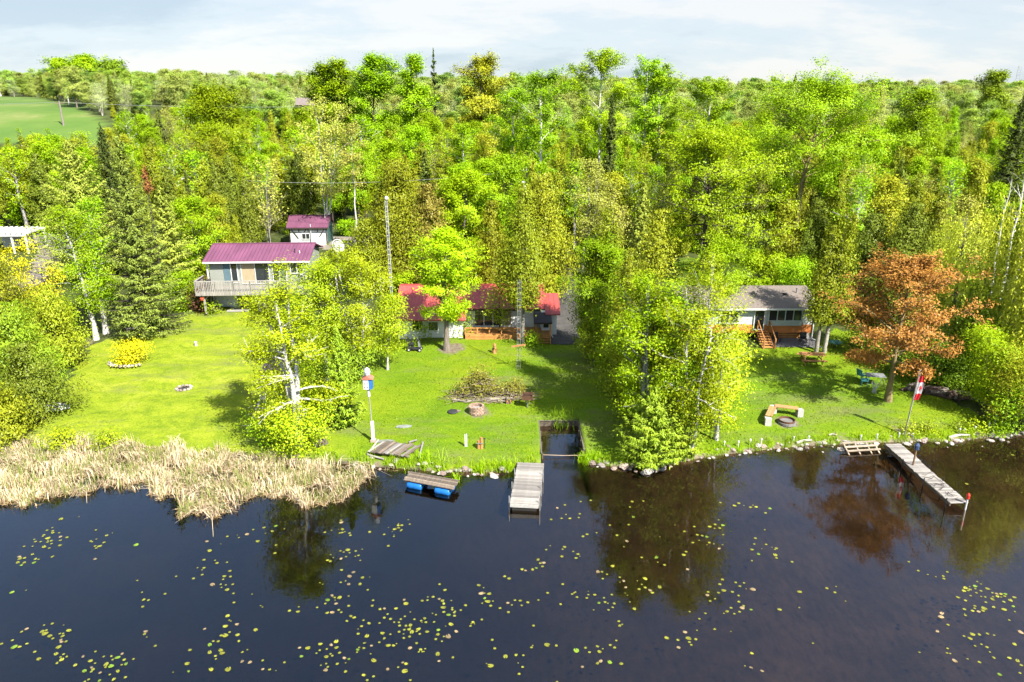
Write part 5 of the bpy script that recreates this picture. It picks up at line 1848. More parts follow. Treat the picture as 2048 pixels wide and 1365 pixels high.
# ---- birdhouse on its pole
bp_ = G(747, 884)
BH = root('birdhouse', bp_, 'white and blue two-tier birdhouse with red roof on a tall pole', 'birdhouse')
zt = ztop(741, bp_.y) - bp_.z
kz = lambda py: ztop(py, bp_.y) - bp_.z
lx = -0.10
MB().tube([(0, 0, -0.2), (lx * 0.8, 0, kz(785))], 0.035, 8).build('pole', mat('pole_grey', (0.36, 0.34, 0.32), 0.8, 0.2), BH)
MB().bb(-0.09, 0.09, -0.07, 0.07, 0, kz(843)).build('base_sleeve', white_paint, BH)
MB().bb(-0.16, 0.16, -0.14, 0.14, -0.05, 0.14).build('base_block', stone_pink, BH)
MB().tube([(lx * 0.85, 0, kz(793)), (lx * 0.9, 0, kz(776))], 0.09, 8).build('upper_sleeve', white_paint, BH)
z0, z1 = kz(777), kz(757)
MB().bb(lx - 0.24, lx + 0.08, -0.2, 0.2, z0, z1).build('lower_box', white_paint, BH)
MB().bb(lx + 0.081, lx + 0.27, -0.2, 0.2, z0 + 0.01, z1 - 0.01).build('blue_box', mat('birdhouse_blue', (0.03, 0.17, 0.48), 0.6, 0.1), BH)
for zz_ in (z0 + 0.12, z0 + 0.36):
    for xx in (lx - 0.15, lx):
        MB().tube([(xx, -0.215, zz_), (xx, -0.19, zz_)], 0.035, 8).build('entrance', darkness, BH)
MB().prism([(lx - 0.32, z1 + 0.005), (lx + 0.34, z1 + 0.005), (lx, z1 + 0.22)], -0.26, 0.26, 'y').build('roof', mat('roof_salmon', (0.45, 0.15, 0.10), 0.8, 0.2), BH)
MB().lathe([(0.05, z1 + 0.15), (0.16, z1 + 0.22), (0.2, z1 + 0.42), (0.15, z1 + 0.58), (0.03, z1 + 0.68)], 10, (lx, 0, 0)).build('upper_gourd', mat('gourd_pale', (0.55, 0.62, 0.66), 0.6, 0.1), BH)

# ---- flag
fp_ = G(1808, 872)
ft_ = ztop(743, fp_.y) - fp_.z
FL = root('flagpole', fp_, 'tall slim flagpole on the right shore', 'flagpole')
kx = axial(fp_) / FPX
lean = 7 * kx
MB().tube([(0, 0, -0.3), (lean * 0.5, 0, ft_ * 0.5), (lean, 0, ft_)], [0.045, 0.04, 0.025], 8).build('pole', mat('pole_wood', (0.38, 0.33, 0.28), 0.8, 0.2, 5), FL)
MB().lathe([(0.02, 0), (0.05, 0.03), (0.04, 0.09), (0.01, 0.11)], 8, (lean, 0, ft_)).build('finial', metal_grey, FL)
MB().tube([(0.03, -0.06, 0.6), (lean + 0.03, -0.05, ft_ - 0.1)], 0.006, 4).build('halyard', metal_white, FL)
f_red = mat('flag_red', (0.55, 0.012, 0.02), 0.8, 0.06)
f_white = mat('flag_white', (0.72, 0.70, 0.70), 0.8, 0.04)
FG = root('flag', fp_ + Vector((lean, 0, ft_)), 'limp red and white flag with a red maple leaf hanging on the flagpole', 'flag')
FH, FW = 1.55, 0.36


def cloth(s_, t_):
    """s down the hanging flag, t across"""
    x = 0.03 + t_ * FW * (0.55 + 0.45 * math.sin(0.5 + 2.2 * s_)) - 0.10 * s_
    y = 0.055 * math.sin(t_ * 9 + s_ * 3) - 0.02
    return Vector((x, y, -0.30 - s_ * FH))


def cloth_part(nm, s0, s1, m_):
    b_ = MB()
    ns, nt_ = 9, 12
    v = [cloth(s0 + (s1 - s0) * i / ns, j / nt_) for i in range(ns + 1) for j in range(nt_ + 1)]
    f_ = [(i * (nt_ + 1) + j, i * (nt_ + 1) + j + 1, (i + 1) * (nt_ + 1) + j + 1, (i + 1) * (nt_ + 1) + j) for i in range(ns) for j in range(nt_)]
    b_.add(v, f_)
    return b_.build(nm, m_, FG, smoothf=True)


cloth_part('red_panel', 0, 0.27, f_red)
wp_ = cloth_part('white_panel', 0.27, 0.73, f_white)
cloth_part('red_panel', 0.73, 1.0, f_red)
leafpts = [(0, 1), (.12, .72), (.32, .84), (.24, .42), (.48, .62), (.55, .46), (.85, .5), (.72, .26), (.86, .12), (.42, -.2), (.47, -.38), (.06, -.3), (.06, -.75)]
leafpts = leafpts + [(-a, b) for a, b in reversed(leafpts[1:])]
b_ = MB()
for sgn in (-0.012, 0.012):
    v = []
    for a, b in leafpts:
        c_ = cloth(0.5 - a * 0.19, 0.5 + b * 0.42)
        v.append(c_ + Vector((0, sgn, 0)))
    c0 = cloth(0.5, 0.5) + Vector((0, sgn, 0))
    nv = len(v)
    b_.add(v + [c0], [(i, (i + 1) % nv, nv) for i in range(nv)])
b_.build('maple_leaf', f_red, wp_)


# ---- lattice masts
def lattice(name, label, p, h, wd, m_, lean=(0, 0)):
    r_ = root(name, p, label, 'mast')
    cs = [(wd / 2 * math.cos(a), wd / 2 * math.sin(a)) for a in (rad(200), rad(340), rad(90))]
    leg = lambda i, z: Vector((cs[i][0] + lean[0] * z, cs[i][1] + lean[1] * z, z))
    for i in range(3):
        MB().tube([leg(i, -0.2), leg(i, h)], 0.015 * max(1, wd * 1.5), 5).build('leg', m_, r_)
    b_ = MB()
    z = 0.3
    while z < h:
        for i in range(3):
            b_.tube([leg(i, z), leg((i + 1) % 3, z)], 0.009 * max(1, wd), 4, False)
        z += 0.42
    b_.build('rungs', m_, r_)
    return r_


p = AT(785, 63.5)
hh = ztop(401, 63.5) - p.z
LT = lattice('antenna_tower', 'tall white lattice antenna tower left of the red roof', p, hh, 0.22, metal_white, (-0.005, 0))
MB().lathe([(0.03, hh), (0.16, hh + 0.1), (0.16, hh + 0.28), (0.03, hh + 0.36)], 10).build('top_drum', metal_white, LT)
p = G(1037, 740)
hh = ztop(560, p.y) - p.z
LM = lattice('lattice_mast', 'thin grey lattice mast on the lawn with a wooden crosspiece', p, hh, 0.26, metal_grey, (0.008, 0))
MB().box((0.0, -0.2, ztop(690, p.y) - p.z), (1.05, 0.06, 0.12), Matrix.Rotation(rad(-8), 3, 'Y')).build('crosspiece', table_wood, LM)

# ---- utility poles, wires, cell tower, dish
p = AT(1052, 80)
h1 = ztop(336, 80) - p.z
UP = root('utility_pole', p, 'grey utility pole with a white transformer among the trees above the red roof', 'utility pole')
MB().tube([(0, 0, -0.3), (0, 0, h1)], [0.14, 0.10], 8).build('pole', mat('pole_old', (0.30, 0.26, 0.22), 0.9, 0.25), UP)
MB().lathe([(0.05, h1 - 2.3), (0.26, h1 - 2.25), (0.26, h1 - 1.5), (0.1, h1 - 1.4)], 12, (-0.3, -0.1, 0)).build('transformer', metal_white, UP)
MB().bb(-0.6, 0.6, -0.06, 0.06, h1 - 0.35, h1 - 0.25).build('crossarm', old_wood, UP)
p2 = AT(127, 150)
h2 = ztop(202, 150) - p2.z
UP2 = root('utility_pole', p2, 'pale utility pole standing against the far green field', 'utility pole')
MB().tube([(0, 0, -0.3), (0, 0, h2)], [0.2, 0.15], 8).build('pole', mat('pole_old', (0.3, 0.26, 0.22)), UP2)
MB().bb(-1.0, 1.0, -0.08, 0.08, h2 - 0.5, h2 - 0.35).build('crossarm', old_wood, UP2)


def wire(label, a, b, sag, r_=0.02):
    a, b = Vector(a), Vector(b)
    pts = [a.lerp(b, i / 12) + Vector((0, 0, -sag * 4 * (i / 12) * (1 - i / 12))) for i in range(13)]
    tag(MB().tube(pts, r_, 4).build('power_line', metal_grey), label, 'power line')


wire('power line running left from the pale pole across the field', p2 + Vector((-0.8, 0, h2 - 0.3)), (p2.x - 60, 145, p2.z + h2 + 0.5), 0.8, 0.03)
wire('power line running right from the pale pole over the woods', p2 + Vector((0.8, 0, h2 - 0.3)), (p2.x + 75, 150, p2.z + h2 - 0.3), 0.9, 0.03)
wire('power line running left from the pole with the transformer', p + Vector((-0.6, 0, h1 - 0.28)), AT(500, 84) + Vector((0, 0, 8.0)), 0.7, 0.02)
ct = AT(2027, 560)
hh = ztop(132, 560) - ct.z
lattice('cell_tower', 'faint far cell tower above the skyline at the right', ct, hh, 2.6, metal_grey)
sd = AT(677, 79)
SD = root('satellite_dish', sd, 'white round satellite dish on a post beside the purple-roofed shed', 'dish', rad(50))
MB().tube([(0, 0, 0), (0, 0, 1.1)], 0.05, 8).build('post', metal_grey, SD)
o_ = MB().lathe([(0.02, -0.16), (0.4, -0.10), (0.75, 0.06), (0.77, 0.06), (0.4, -0.06), (0.02, -0.12)], 18).build('dish', metal_white, SD, (0, -0.15, 1.7), 0, True)
o_.rotation_euler = (rad(65), 0, 0)


# ---- cars
def car(label, p, rz, col, glassy=None):
    r_ = root('car', p, label, 'car', rz)
    body = MB().prism([(-2.1, 0.3), (2.1, 0.3), (2.15, 0.7), (1.95, 0.88), (1.0, 0.95), (-1.7, 1.0), (-2.1, 0.9)], -0.85, 0.85, 'y')
    body.build('body', col, r_)
    MB().prism([(-1.75, 1.0), (0.95, 0.955), (0.35, 1.42), (-1.35, 1.45)], -0.72, 0.72, 'y').build('cabin', glass, r_)
    MB().prism([(-1.33, 1.453), (0.33, 1.423), (0.3, 1.48), (-1.3, 1.5)], -0.70, 0.70, 'y').build('roof', col, r_)
    wm_ = MB().lathe([(0.05, -0.1), (0.31, -0.1), (0.33, -0.05), (0.33, 0.05), (0.31, 0.1), (0.05, 0.1)], 16).mesh('wheel', metal_dark)
    for sx in (-1.3, 1.35):
        for sy in (-0.82, 0.82):
            o_ = link('wheel', wm_, r_, (sx, sy, 0.33))
            o_.rotation_euler = (rad(90), 0, 0)
    for sy in (-0.6, 0.6):
        MB().bb(2.10, 2.17, sy - 0.18, sy + 0.18, 0.62, 0.76).build('headlight', metal_white, r_)
    return r_


black_paint = mat('black_paint', (0.012, 0.013, 0.016), 0.25, 0.1, 2)
car('black car parked behind the white dish at the gravel lot', AT(694, 82.5), rad(75), black_paint)
car('black car parked behind the right end of the red roof', AT(1100, 69.0), rad(80), black_paint)
car('dark car half hidden by the willow at the right edge', AT(2042, 64), rad(20), mat('dark_paint', (0.03, 0.035, 0.045), 0.3, 0.1))
gb = AT(1116, 66.5)
GBN = root('green_bin', gb, 'tall green bin standing at the driveway beside the red roof', 'bin')
MB().prism([(-0.16, 0), (0.16, 0), (0.22, 1.75), (-0.22, 1.75)], -0.5, 0.5, 'y').build('body', mat('bin_green', (0.03, 0.24, 0.03), 0.6, 0.1), GBN)
MB().bb(-0.27, 0.27, -0.55, 0.55, 1.753, 1.83).build('lid', mat('bin_lid', (0.04, 0.28, 0.04), 0.6, 0.1), GBN)

# ---- mobility scooter under the maple
sp_ = G(829, 702)
SC = root('mobility_scooter', sp_, 'black mobility scooter parked at the edge of the maple shade', 'scooter', rad(-5))
MB().bb(-0.45, 0.5, -0.22, 0.22, 0.16, 0.24).build('floor', metal_dark, SC)
MB().prism([(-0.5, 0.2), (-0.05, 0.2), (-0.1, 0.42), (-0.45, 0.45)], -0.24, 0.24, 'y').build('motor_box', metal_dark, SC)
MB().bb(-0.48, -0.03, -0.24, 0.24, 0.52, 0.62).bb(-0.3, -0.22, -0.05, 0.05, 0.42, 0.52).build('seat', metal_dark, SC)
MB().beam((-0.46, 0, 0.6), (-0.56, 0, 1.08), 0.42, 0.09).build('backrest', metal_dark, SC)
for sy in (-0.27, 0.27):
    MB().bb(-0.45, -0.08, sy - 0.03, sy + 0.03, 0.76, 0.81).build('armrest', metal_dark, SC)
MB().beam((0.52, 0, 0.25), (0.33, 0, 0.95), 0.1, 0.1).build('tiller', metal_dark, SC)
MB().bb(0.26, 0.36, -0.3, 0.3, 0.93, 0.98).build('handlebar', metal_dark, SC)
MB().prism([(0.36, 0.35), (0.52, 0.35), (0.40, 0.78), (0.32, 0.78)], -0.17, 0.17, 'y').build('basket', metal_grey, SC)
wh = MB().lathe([(0.02, -0.05), (0.13, -0.05), (0.14, 0), (0.13, 0.05), (0.02, 0.05)], 12).mesh('wheel', metal_dark)
hub = MB().lathe([(0.01, -0.06), (0.07, -0.06), (0.07, 0.06), (0.01, 0.06)], 10).mesh('hub', metal_white)
for sx in (-0.38, 0.48):
    for sy in (-0.26, 0.26):
        o_ = link('wheel', wh, SC, (sx, sy, 0.14))
        o_.rotation_euler = (rad(90), 0, 0)
        link('hub', hub, o_)


# ---- carved logs and posts
def carved(label, px, py, h, r0):
    p = G(px, py)
    r_ = root('carved_log', p, label, 'carving', rad(RN.uniform(-30, 30)))
    MB().lathe([(r0 * 1.15, -0.05), (r0, 0.08), (r0 * 0.85, h * 0.35), (r0 * 1.05, h * 0.5), (r0 * 0.8, h * 0.68), (r0 * 0.95, h * 0.8), (r0 * 0.55, h * 0.97), (r0 * 0.2, h)], 9).build('trunk', orange_log, r_)
    MB().bb(-r0 * 0.45, r0 * 0.45, -r0 * 1.12, -r0 * 0.6, h * 0.52, h * 0.62).build('beak', dark_wood, r_)
    for s_ in (-1, 1):
        MB().beam((s_ * r0 * 0.95, 0, h * 0.45), (s_ * r0 * 1.05, 0, 0.1), 0.16, 0.05).build('wing', orange_log, r_)
    return r_


carved('orange carved log figure on the lawn before the deck', 989, 707, 0.80, 0.15)
p = G(960, 898)
SL = root('split_log_stand', p, 'two upright orange split logs strapped together near the shore', 'log stand')
for sx in (-0.09, 0.09):
    MB().tube([(sx, 0, -0.05), (sx * 0.9, 0.02, 0.62 + sx)], [0.10, 0.085], 8).build('log', orange_log, SL)
MB().bb(-0.2, 0.2, -0.115, -0.10, 0.36, 0.41).build('strap', metal_grey, SL)
MB().tube([(0.26, 0.05, -0.05), (0.27, 0.05, 0.66)], 0.022, 6).build('iron_rod', metal_dark, SL)
MB().bb(0.0, 0.34, 0.02, 0.06, 0.60, 0.64).build('iron_arm', metal_dark, SL)
p = G(932, 894)
WP = root('white_stakes', p, 'pair of slim white stakes standing on the lawn near the shore', 'stakes')
for sx in (-0.045, 0.05):
    MB().bb(sx - 0.025, sx + 0.025, -0.025, 0.025, -0.1, 0.82 + sx * 0.3).build('stake', white_paint, WP)

# ---- brick fire ring, its lid, grill
p = G(953, 826)
FR = root('fire_ring', p, 'round fire pit of stacked pale bricks before the brush pile', 'fire pit')
brm = MB().box((0, 0, 0), (0.155, 0.12, 0.095)).mesh('brick', mat('brick_tan', (0.40, 0.27, 0.20), 0.95, 0.3, 8, 0.4, isl=0.15))
for c_ in range(5):
    for i in range(16):
        a = 6.283 * (i + 0.5 * (c_ % 2)) / 16
        rr = 0.43 + RN.uniform(-0.012, 0.012)
        o_ = link('brick', brm, FR, (rr * math.cos(a), rr * math.sin(a), 0.05 + c_ * 0.103), a + rad(90 + RN.uniform(-5, 5)))
MB().lathe([(0.02, 0.02), (0.36, 0.02), (0.37, 0.30), (0.02, 0.30)], 14).build('ash', mat('ash', (0.30, 0.29, 0.28), 0.95, 0.5, 8), FR)
p = G(906, 825)
LDO = root('fire_pit_cover', p, 'dark round metal lid lying on the grass left of the fire pit', 'lid')
MB().lathe([(0.02, 0.02), (0.34, 0.02), (0.36, 0.05), (0.30, 0.09), (0.02, 0.11)], 18).build('disc', metal_dark, LDO)
MB().bb(0.26, 0.48, -0.05, 0.05, 0.03, 0.13).build('brick', stone_pink, LDO)
p = G(1055, 816)
GR = root('charcoal_grill', p, 'rusty box charcoal grill on a single post', 'grill', rad(-8))
MB().tube([(0, 0, -0.2), (0, 0, 0.62)], 0.045, 8).build('post', metal_grey, GR)
MB().bb(-0.34, 0.34, -0.24, 0.24, 0.62, 0.66).bb(-0.34, 0.34, -0.24, -0.21, 0.66, 0.92).bb(-0.34, 0.34, 0.21, 0.24, 0.66, 1.0).bb(-0.34, -0.31, -0.21, 0.21, 0.66, 0.92).bb(0.31, 0.34, -0.21, 0.21, 0.66, 0.92).build('firebox', rust, GR)
gg = MB()
for i in range(9):
    gg.bb(-0.3 + i * 0.072, -0.285 + i * 0.072, -0.2, 0.2, 0.86, 0.875)
gg.build('grate', metal_dark, GR)

# ---- brush pile
p = G(965, 806)
BP = root('brush_pile', p, 'heap of cut branches and wilting leaves on the middle lawn', 'brush pile')
b_ = MB()
rb = random.Random(5)
lp, ln_ = [], []
for i in range(560):
    arm = rb.random() < 0.3
    cx, cy = (1.95, 0.9) if arm else (-0.2, 0.9)
    a = rb.uniform(0, 6.28) if not arm else rb.uniform(0.3, 1.4)
    L_ = rb.uniform(0.5, 1.7)
    sx_, sy_, hm = (0.75, 0.5, 1.1) if arm else (0.95, 0.6, 2.0)
    x, y = cx + rb.gauss(0, sx_), cy + rb.gauss(0, sy_) * 0.8
    dd = math.hypot((x - cx) / (1.6 * sx_), (y - cy) / (1.8 * sy_))
    z = max(0.05, hm * (1 - dd)) * rb.uniform(0.15, 1.0)
    if rb.random() < 0.45:
        a = rb.choice([0, math.pi]) + rb.gauss(0, 0.35)
    d = Vector((math.cos(a), math.sin(a) * 0.6, rb.uniform(-0.12, 0.4)))
    q0_ = Vector((x, y, z)) - d * L_ * 0.5
    q1_ = Vector((x, y, z)) + d * L_ * 0.5
    q0_.z, q1_.z = max(0.03, q0_.z), max(0.03, q1_.z)
    r_ = rb.uniform(0.008, 0.028)
    b_.tube([q0_, (q0_ + q1_) / 2 + Vector((rb.gauss(0, .05), rb.gauss(0, .05), 0.05)), q1_], [r_, r_ * 0.8, r_ * 0.3], 4)
    for k in range(22 if z > 0.3 else 3):
        q = q0_.lerp(q1_, rb.uniform(0.3, 1.1)) + Vector((rb.gauss(0, .1), rb.gauss(0, .1), abs(rb.gauss(0.05, .12))))
        lp.append((q.x, q.y, max(0.05, q.z)))
o_ = b_.build('twigs', mat('twig', (0.20, 0.16, 0.115), 0.95, 0.4, 4), BP)
o_['kind'] = 'stuff'
lp = np.array(lp)
lp[:, 2] *= 1.25
V, F = leaves_np(lp, NP.normal(size=lp.shape) + np.array([0, -0.2, 0.7]), 0.12, 0.6, NP)
o_ = link('wilting_leaves', mesh_np('wilting_leaves', V, F, LEAF['dry']), BP)
o_['kind'] = 'stuff'
for i in range(9):
    x = rb.uniform(-1.6, 1.5)
    MB().tube([(x - rb.uniform(0.4, 0.9), rb.uniform(-0.1, 0.5), rb.uniform(0.06, 0.25)), (x + rb.uniform(0.4, 1.0), rb.uniform(-0.1, 0.5), rb.uniform(0.06, 0.3))], [0.05, 0.035], 6).build('branch', mat('branch_pale', (0.33, 0.29, 0.24), 0.9, 0.3), BP)
p = G(1018, 806)
LP_ = root('log_stack', p, 'few cut firewood logs at the foot of the brush pile', 'logs', rad(10))
for i in range(7):
    o_ = MB().tube([(-0.18 + 0.12 * (i % 3) + rb.uniform(-.03, .03), -0.25, 0.07 + 0.12 * (i // 3)), (-0.18 + 0.12 * (i % 3), 0.25, 0.07 + 0.12 * (i // 3))], 0.06, 8).build('log', orange_log if i % 2 else old_wood, LP_)

# ---- right lawn: fire ring, benches, tables
p = G(1573, 848)
FP = root('fire_ring', p, 'rusty steel fire ring set in the right lawn between the benches', 'fire pit')
MB().lathe([(0.48, 0.0), (0.50, 0.30), (0.46, 0.30), (0.44, 0.06), (0.02, 0.05)], 22).build('ring', rust, FP)
MB().lathe([(0.50, 0.0), (0.56, 0.02), (0.55, 0.16), (0.505, 0.17)], 22).build('stone_collar', mat('collar_grey', (0.22, 0.21, 0.20), 0.9, 0.3, 6), FP)
blocks = [(1545, 826, 'concrete block at the corner between the two plank benches'), (1598, 833, 'concrete block carrying the right end of the back bench'), (1535, 850, 'concrete block carrying the near end of the left bench')]
bl = []
for px_, py_, lb in blocks:
    p = G(px_, py_)
    o_ = MB().box((0, 0, 0.23), (0.38, 0.36, 0.50)).build('stone_block', stone_block, None, p, rad(RN.uniform(-12, 12)))
    tag(o_, lb, 'block', 'blocks under the benches')
    bl.append(p)
for (i, j, lb) in ((0, 1, 'orange plank bench behind the steel fire ring'), (0, 2, 'orange plank bench left of the steel fire ring')):
    a, b = bl[i] + Vector((0, 0, 0.52)), bl[j] + Vector((0, 0, 0.52))
    d = (b - a).normalized()
    bn = root('bench', (a + b) / 2, lb, 'bench', math.atan2(d.y, d.x))
    L_ = (b - a).length
    for k in range(3):
        MB().bb(-L_ / 2 + 0.1, L_ / 2 - 0.1, -0.21 + k * 0.145, -0.075 + k * 0.145, -0.02, 0.03).build('board', bench_wood, bn)
p = G(1622, 727)
PT = root('picnic_table', p, 'orange-brown wooden picnic table on the right lawn', 'picnic table', rad(-6))
tb = MB().bb(-0.92, 0.92, -0.07, 0.07, 0, 0.04).mesh('board', table_wood)
for k in range(5):
    link('board', tb, PT, (0, -0.3 + 0.15 * k, 0.72))
for sy in (-0.72, 0.72):
    for k in (-0.075, 0.075):
        link('seat_board', tb, PT, (0, sy + k, 0.42))
for sx in (-0.62, 0.62):
    for s_ in (-1, 1):
        MB().beam((sx, s_ * 0.28, 0.71), (sx, s_ * 0.68, 0.0), 0.05, 0.09).build('leg', table_wood, PT)
    MB().bb(sx + 0.03, sx + 0.07, -0.80, 0.80, 0.33, 0.415).build('crossbar', table_wood, PT)
    MB().bb(sx + 0.03, sx + 0.07, -0.36, 0.36, 0.63, 0.715).build('crossbar', table_wood, PT)
p = G(1748, 770)
TT = root('patio_table', p, 'grey slatted patio table under the copper maple', 'table', rad(-10))
sl_ = MB().bb(-0.62, 0.62, -0.045, 0.045, 0, 0.025).mesh('slat', metal_grey)
for k in range(8):
    link('slat', sl_, TT, (0, -0.37 + 0.105 * k, 0.70))
for sx in (-0.5, 0.5):
    for sy in (-0.32, 0.32):
        MB().tube([(sx, sy, 0.7), (sx * 1.05, sy * 1.05, 0)], 0.022, 6).build('leg', metal_grey, TT)


def pchair(label, px, py, rz):
    r_ = root('patio_chair', G(px, py), label, 'chair', rz, 'teal patio chairs')
    MB().bb(-0.24, 0.24, -0.24, 0.22, 0.40, 0.44).build('seat', teal, r_)
    MB().beam((0, 0.22, 0.42), (0, 0.36, 0.92), 0.46, 0.04).build('backrest', teal, r_)
    for sx in (-0.22, 0.22):
        for sy in (-0.2, 0.18):
            MB().tube([(sx, sy, 0.42), (sx * 1.1, sy * 1.15, 0)], 0.018, 6).build('leg', teal, r_)
        MB().bb(sx - 0.025, sx + 0.025, -0.24, 0.26, 0.62, 0.65).bb(sx - 0.02, sx + 0.02, -0.22, -0.18, 0.44, 0.62).build('armrest', teal, r_)


pchair('teal patio chair at the back of the slatted table', 1722, 762, rad(110))
pchair('teal patio chair at the front left of the slatted table', 1728, 772, rad(70))
p = G(1748, 786)
WS = root('plant_stand', p, 'white wire plant stand in front of the slatted table', 'plant stand')
for i in range(9):
    a = 6.283 * i / 9
    MB().tube([(0.14 * math.cos(a), 0.14 * math.sin(a), 0), (0.09 * math.cos(a), 0.09 * math.sin(a), 0.3), (0.2 * math.cos(a), 0.2 * math.sin(a), 0.52), (0.26 * math.cos(a), 0.26 * math.sin(a), 0.78)], 0.016, 4).build('wire', metal_white, WS)
p = G(1671, 694)
TD = root('round_table', p, 'round teal table in the shade left of the copper maple', 'table')
MB().lathe([(0.02, 0.36), (0.5, 0.36), (0.53, 0.38), (0.5, 0.42), (0.02, 0.41)], 20).build('top', teal, TD)
for i in range(3):
    a = 2.1 * i
    MB().tube([(0.3 * math.cos(a), 0.3 * math.sin(a), 0.36), (0.38 * math.cos(a), 0.38 * math.sin(a), 0)], 0.025, 6).build('leg', metal_dark, TD)

# ---- white stakes and driftwood along the right shore
stakes = [(1448, 893), (1476, 895), (1500, 891), (1522, 889), (1587, 883), (1617, 881), (1721, 880), (1753, 880), (1797, 878), (1825, 876), (1918, 868), (1928, 866), (1949, 862), (1977, 858)]
stm = MB().lathe([(0.03, 0), (0.03, 0.24), (0.055, 0.25), (0.055, 0.33), (0.02, 0.37)], 7).mesh('garden_light', white_paint)
for i, (a, b) in enumerate(stakes):
    o_ = link('garden_light', stm, None, G(a, b))
    o_.scale = (1, 1, RN.uniform(0.8, 1.15))
    tag(o_, '%s short white garden light from the left along the right shore' % ['first', 'second', 'third', 'fourth', 'fifth', 'sixth', 'seventh', 'eighth', 'ninth', 'tenth', 'eleventh', 'twelfth', 'thirteenth', 'fourteenth'][i], 'garden light', 'white garden lights along the right shore')
tag(MB().tube([(0, 0, -0.2), (0, 0, 0.95)], 0.03, 6).build('metal_stake', metal_grey, None, G(1987, 858)), 'tall grey metal stake beside the bush at the far right shore', 'stake')
for a, b, r_, lb in (((1592, 891), (1622, 886), 0.09, 'bleached driftwood log on the shore below the steel fire ring'), ((1896, 880), (1938, 875), 0.09, 'bleached driftwood log right of the long dock'),
                     ((1657, 874), (1673, 874), 0.05, 'short white pipe lying near the shore')):
    a, b = G(*a), G(*b)
    mid = (a + b) / 2 + Vector((0, 0.1, 0.14))
    tag(MB().tube([a + Vector((0, 0, 0.1)), mid, b + Vector((0, 0, 0.12))], [r_, r_ * 0.9, r_ * 0.7], 7).build('driftwood', mat('driftwood', (0.45, 0.41, 0.36), 0.9, 0.2)), lb, 'driftwood')
a, b = P(1690, 897, 0.25), P(1757, 893, 0.25)
TF = root('shore_steps', (a + b) / 2, 'pale timber frame steps at the water left of the long dock', 'steps', math.atan2(b.y - a.y, b.x - a.x))
L_ = (b - a).length
pale_t = mat('pale_timber', (0.44, 0.36, 0.27), 0.9, 0.25, 5)
for k in range(3):
    MB().bb(-L_ / 2, L_ / 2, -0.25 + k * 0.28, -0.17 + k * 0.28, -0.12 + 0.12 * k, -0.04 + 0.12 * k).build('rail', pale_t, TF)
for sx in (-0.45, -0.12, 0.22, 0.45):
    MB().beam((sx * L_, -0.42, -0.32), (sx * L_, 0.42, 0.14), 0.07, 0.06).build('support', pale_t, TF)
p = G(1812, 770)
# log pile under the trees on the right
p = G(1872, 792)
WPL = root('log_pile', p, 'long dark pile of logs in the shade at the edge of the right lawn', 'log pile', rad(-32))
lgm = [MB().tube([(-0.45, 0, 0), (0.0, 0.02, 0.01), (0.45, 0, 0)], [0.12, 0.115, 0.11], 8).mesh('log', mat('log_brown', (0.12, 0.075, 0.055), 0.95, 0.4, 6, 0.4, isl=0.2)), MB().tube([(-0.38, 0, 0), (0.4, 0, 0)], 0.10, 8).mesh('log', mat('log_grey', (0.15, 0.125, 0.105), 0.95, 0.4, 6, 0.4, isl=0.2))]
for r_ in range(3):
    for i in range(14 - r_ * 2):
        o_ = link('log', lgm[rb.random() < 0.4], WPL, (-1.9 + i * 0.27 + r_ * 0.2 + rb.uniform(-0.12, 0.12), rb.uniform(-0.25, 0.25), 0.11 + r_ * 0.17 + rb.uniform(-0.03, 0.05)))
        o_.rotation_euler = (rb.uniform(-0.1, 0.1), rb.uniform(-0.08, 0.08), rad(40) + rb.uniform(-0.9, 0.9))

# ---- left lawn
p = G(262, 726)
o_ = named(**{**SH, 'name': 'yellow_shrub', 'limbs': 40, 'stems': 8}, label='round bright yellow flowering bush in a stone-edged bed', x=262, base=728, top=688, wpx=68, leaf='yellow', lc=1.6)
ED = root('flower_bed_edging', p, 'curved row of grey stones edging the bed of the yellow bush', 'edging')
for i in range(13):
    a = rad(190 + i * 10.5)
    rr = 1.45 + rb.uniform(-0.06, 0.06)
    blob(rb, 0.17, 0.11, 0.11).build('stone', stone_pale, ED, (rr * math.cos(a), rr * math.sin(a) * 0.75, 0.08 - 0.05 * math.sin(a)), a)
p = G(258, 686)
GP = root('gallows_post', p, 'grey wooden post with an arm and brace behind the yellow bush', 'post', rad(8))
MB().bb(-0.06, 0.06, -0.06, 0.06, -0.2, 1.15).build('upright', old_wood, GP)
MB().bb(-0.1, 0.85, -0.05, 0.05, 1.153, 1.26).build('arm', grey_plank, GP)
MB().beam((0.06, 0, 0.75), (0.45, 0, 1.15), 0.05, 0.06).build('brace', grey_plank, GP)
p = G(392, 692)
WM = root('bollard', p, 'small pale stump standing alone on the left lawn', 'stump')
MB().lathe([(0.11, -0.03), (0.10, 0.26), (0.13, 0.27), (0.13, 0.34), (0.02, 0.37)], 9).build('stump', stone_block, WM)
p = G(368, 778)
SFP = root('fire_ring', p, 'low ring of stones around ashes on the left lawn', 'fire pit')
for i in range(12):
    a = 6.283 * i / 12
    blob(rb, 0.13, 0.1, 0.09).build('stone', stone_pale if i % 3 else stone_pink, SFP, (0.48 * math.cos(a), 0.48 * math.sin(a), 0.05), rb.uniform(0, 3))
MB().lathe([(0.02, 0.02), (0.4, 0.02), (0.3, 0.06), (0.02, 0.08)], 12).build('ash', mat('charcoal', (0.05, 0.045, 0.042), 0.95, 0.5, 8), SFP)
for i in range(4):
    MB().tube([(-0.35 + 0.1 * i, -0.1 + 0.1 * i, 0.10), (0.35 - 0.12 * i, 0.12 - 0.08 * i, 0.16)], 0.04, 6).build('charred_log', dark_wood if i % 2 else old_wood, SFP)
p = G(98, 820)
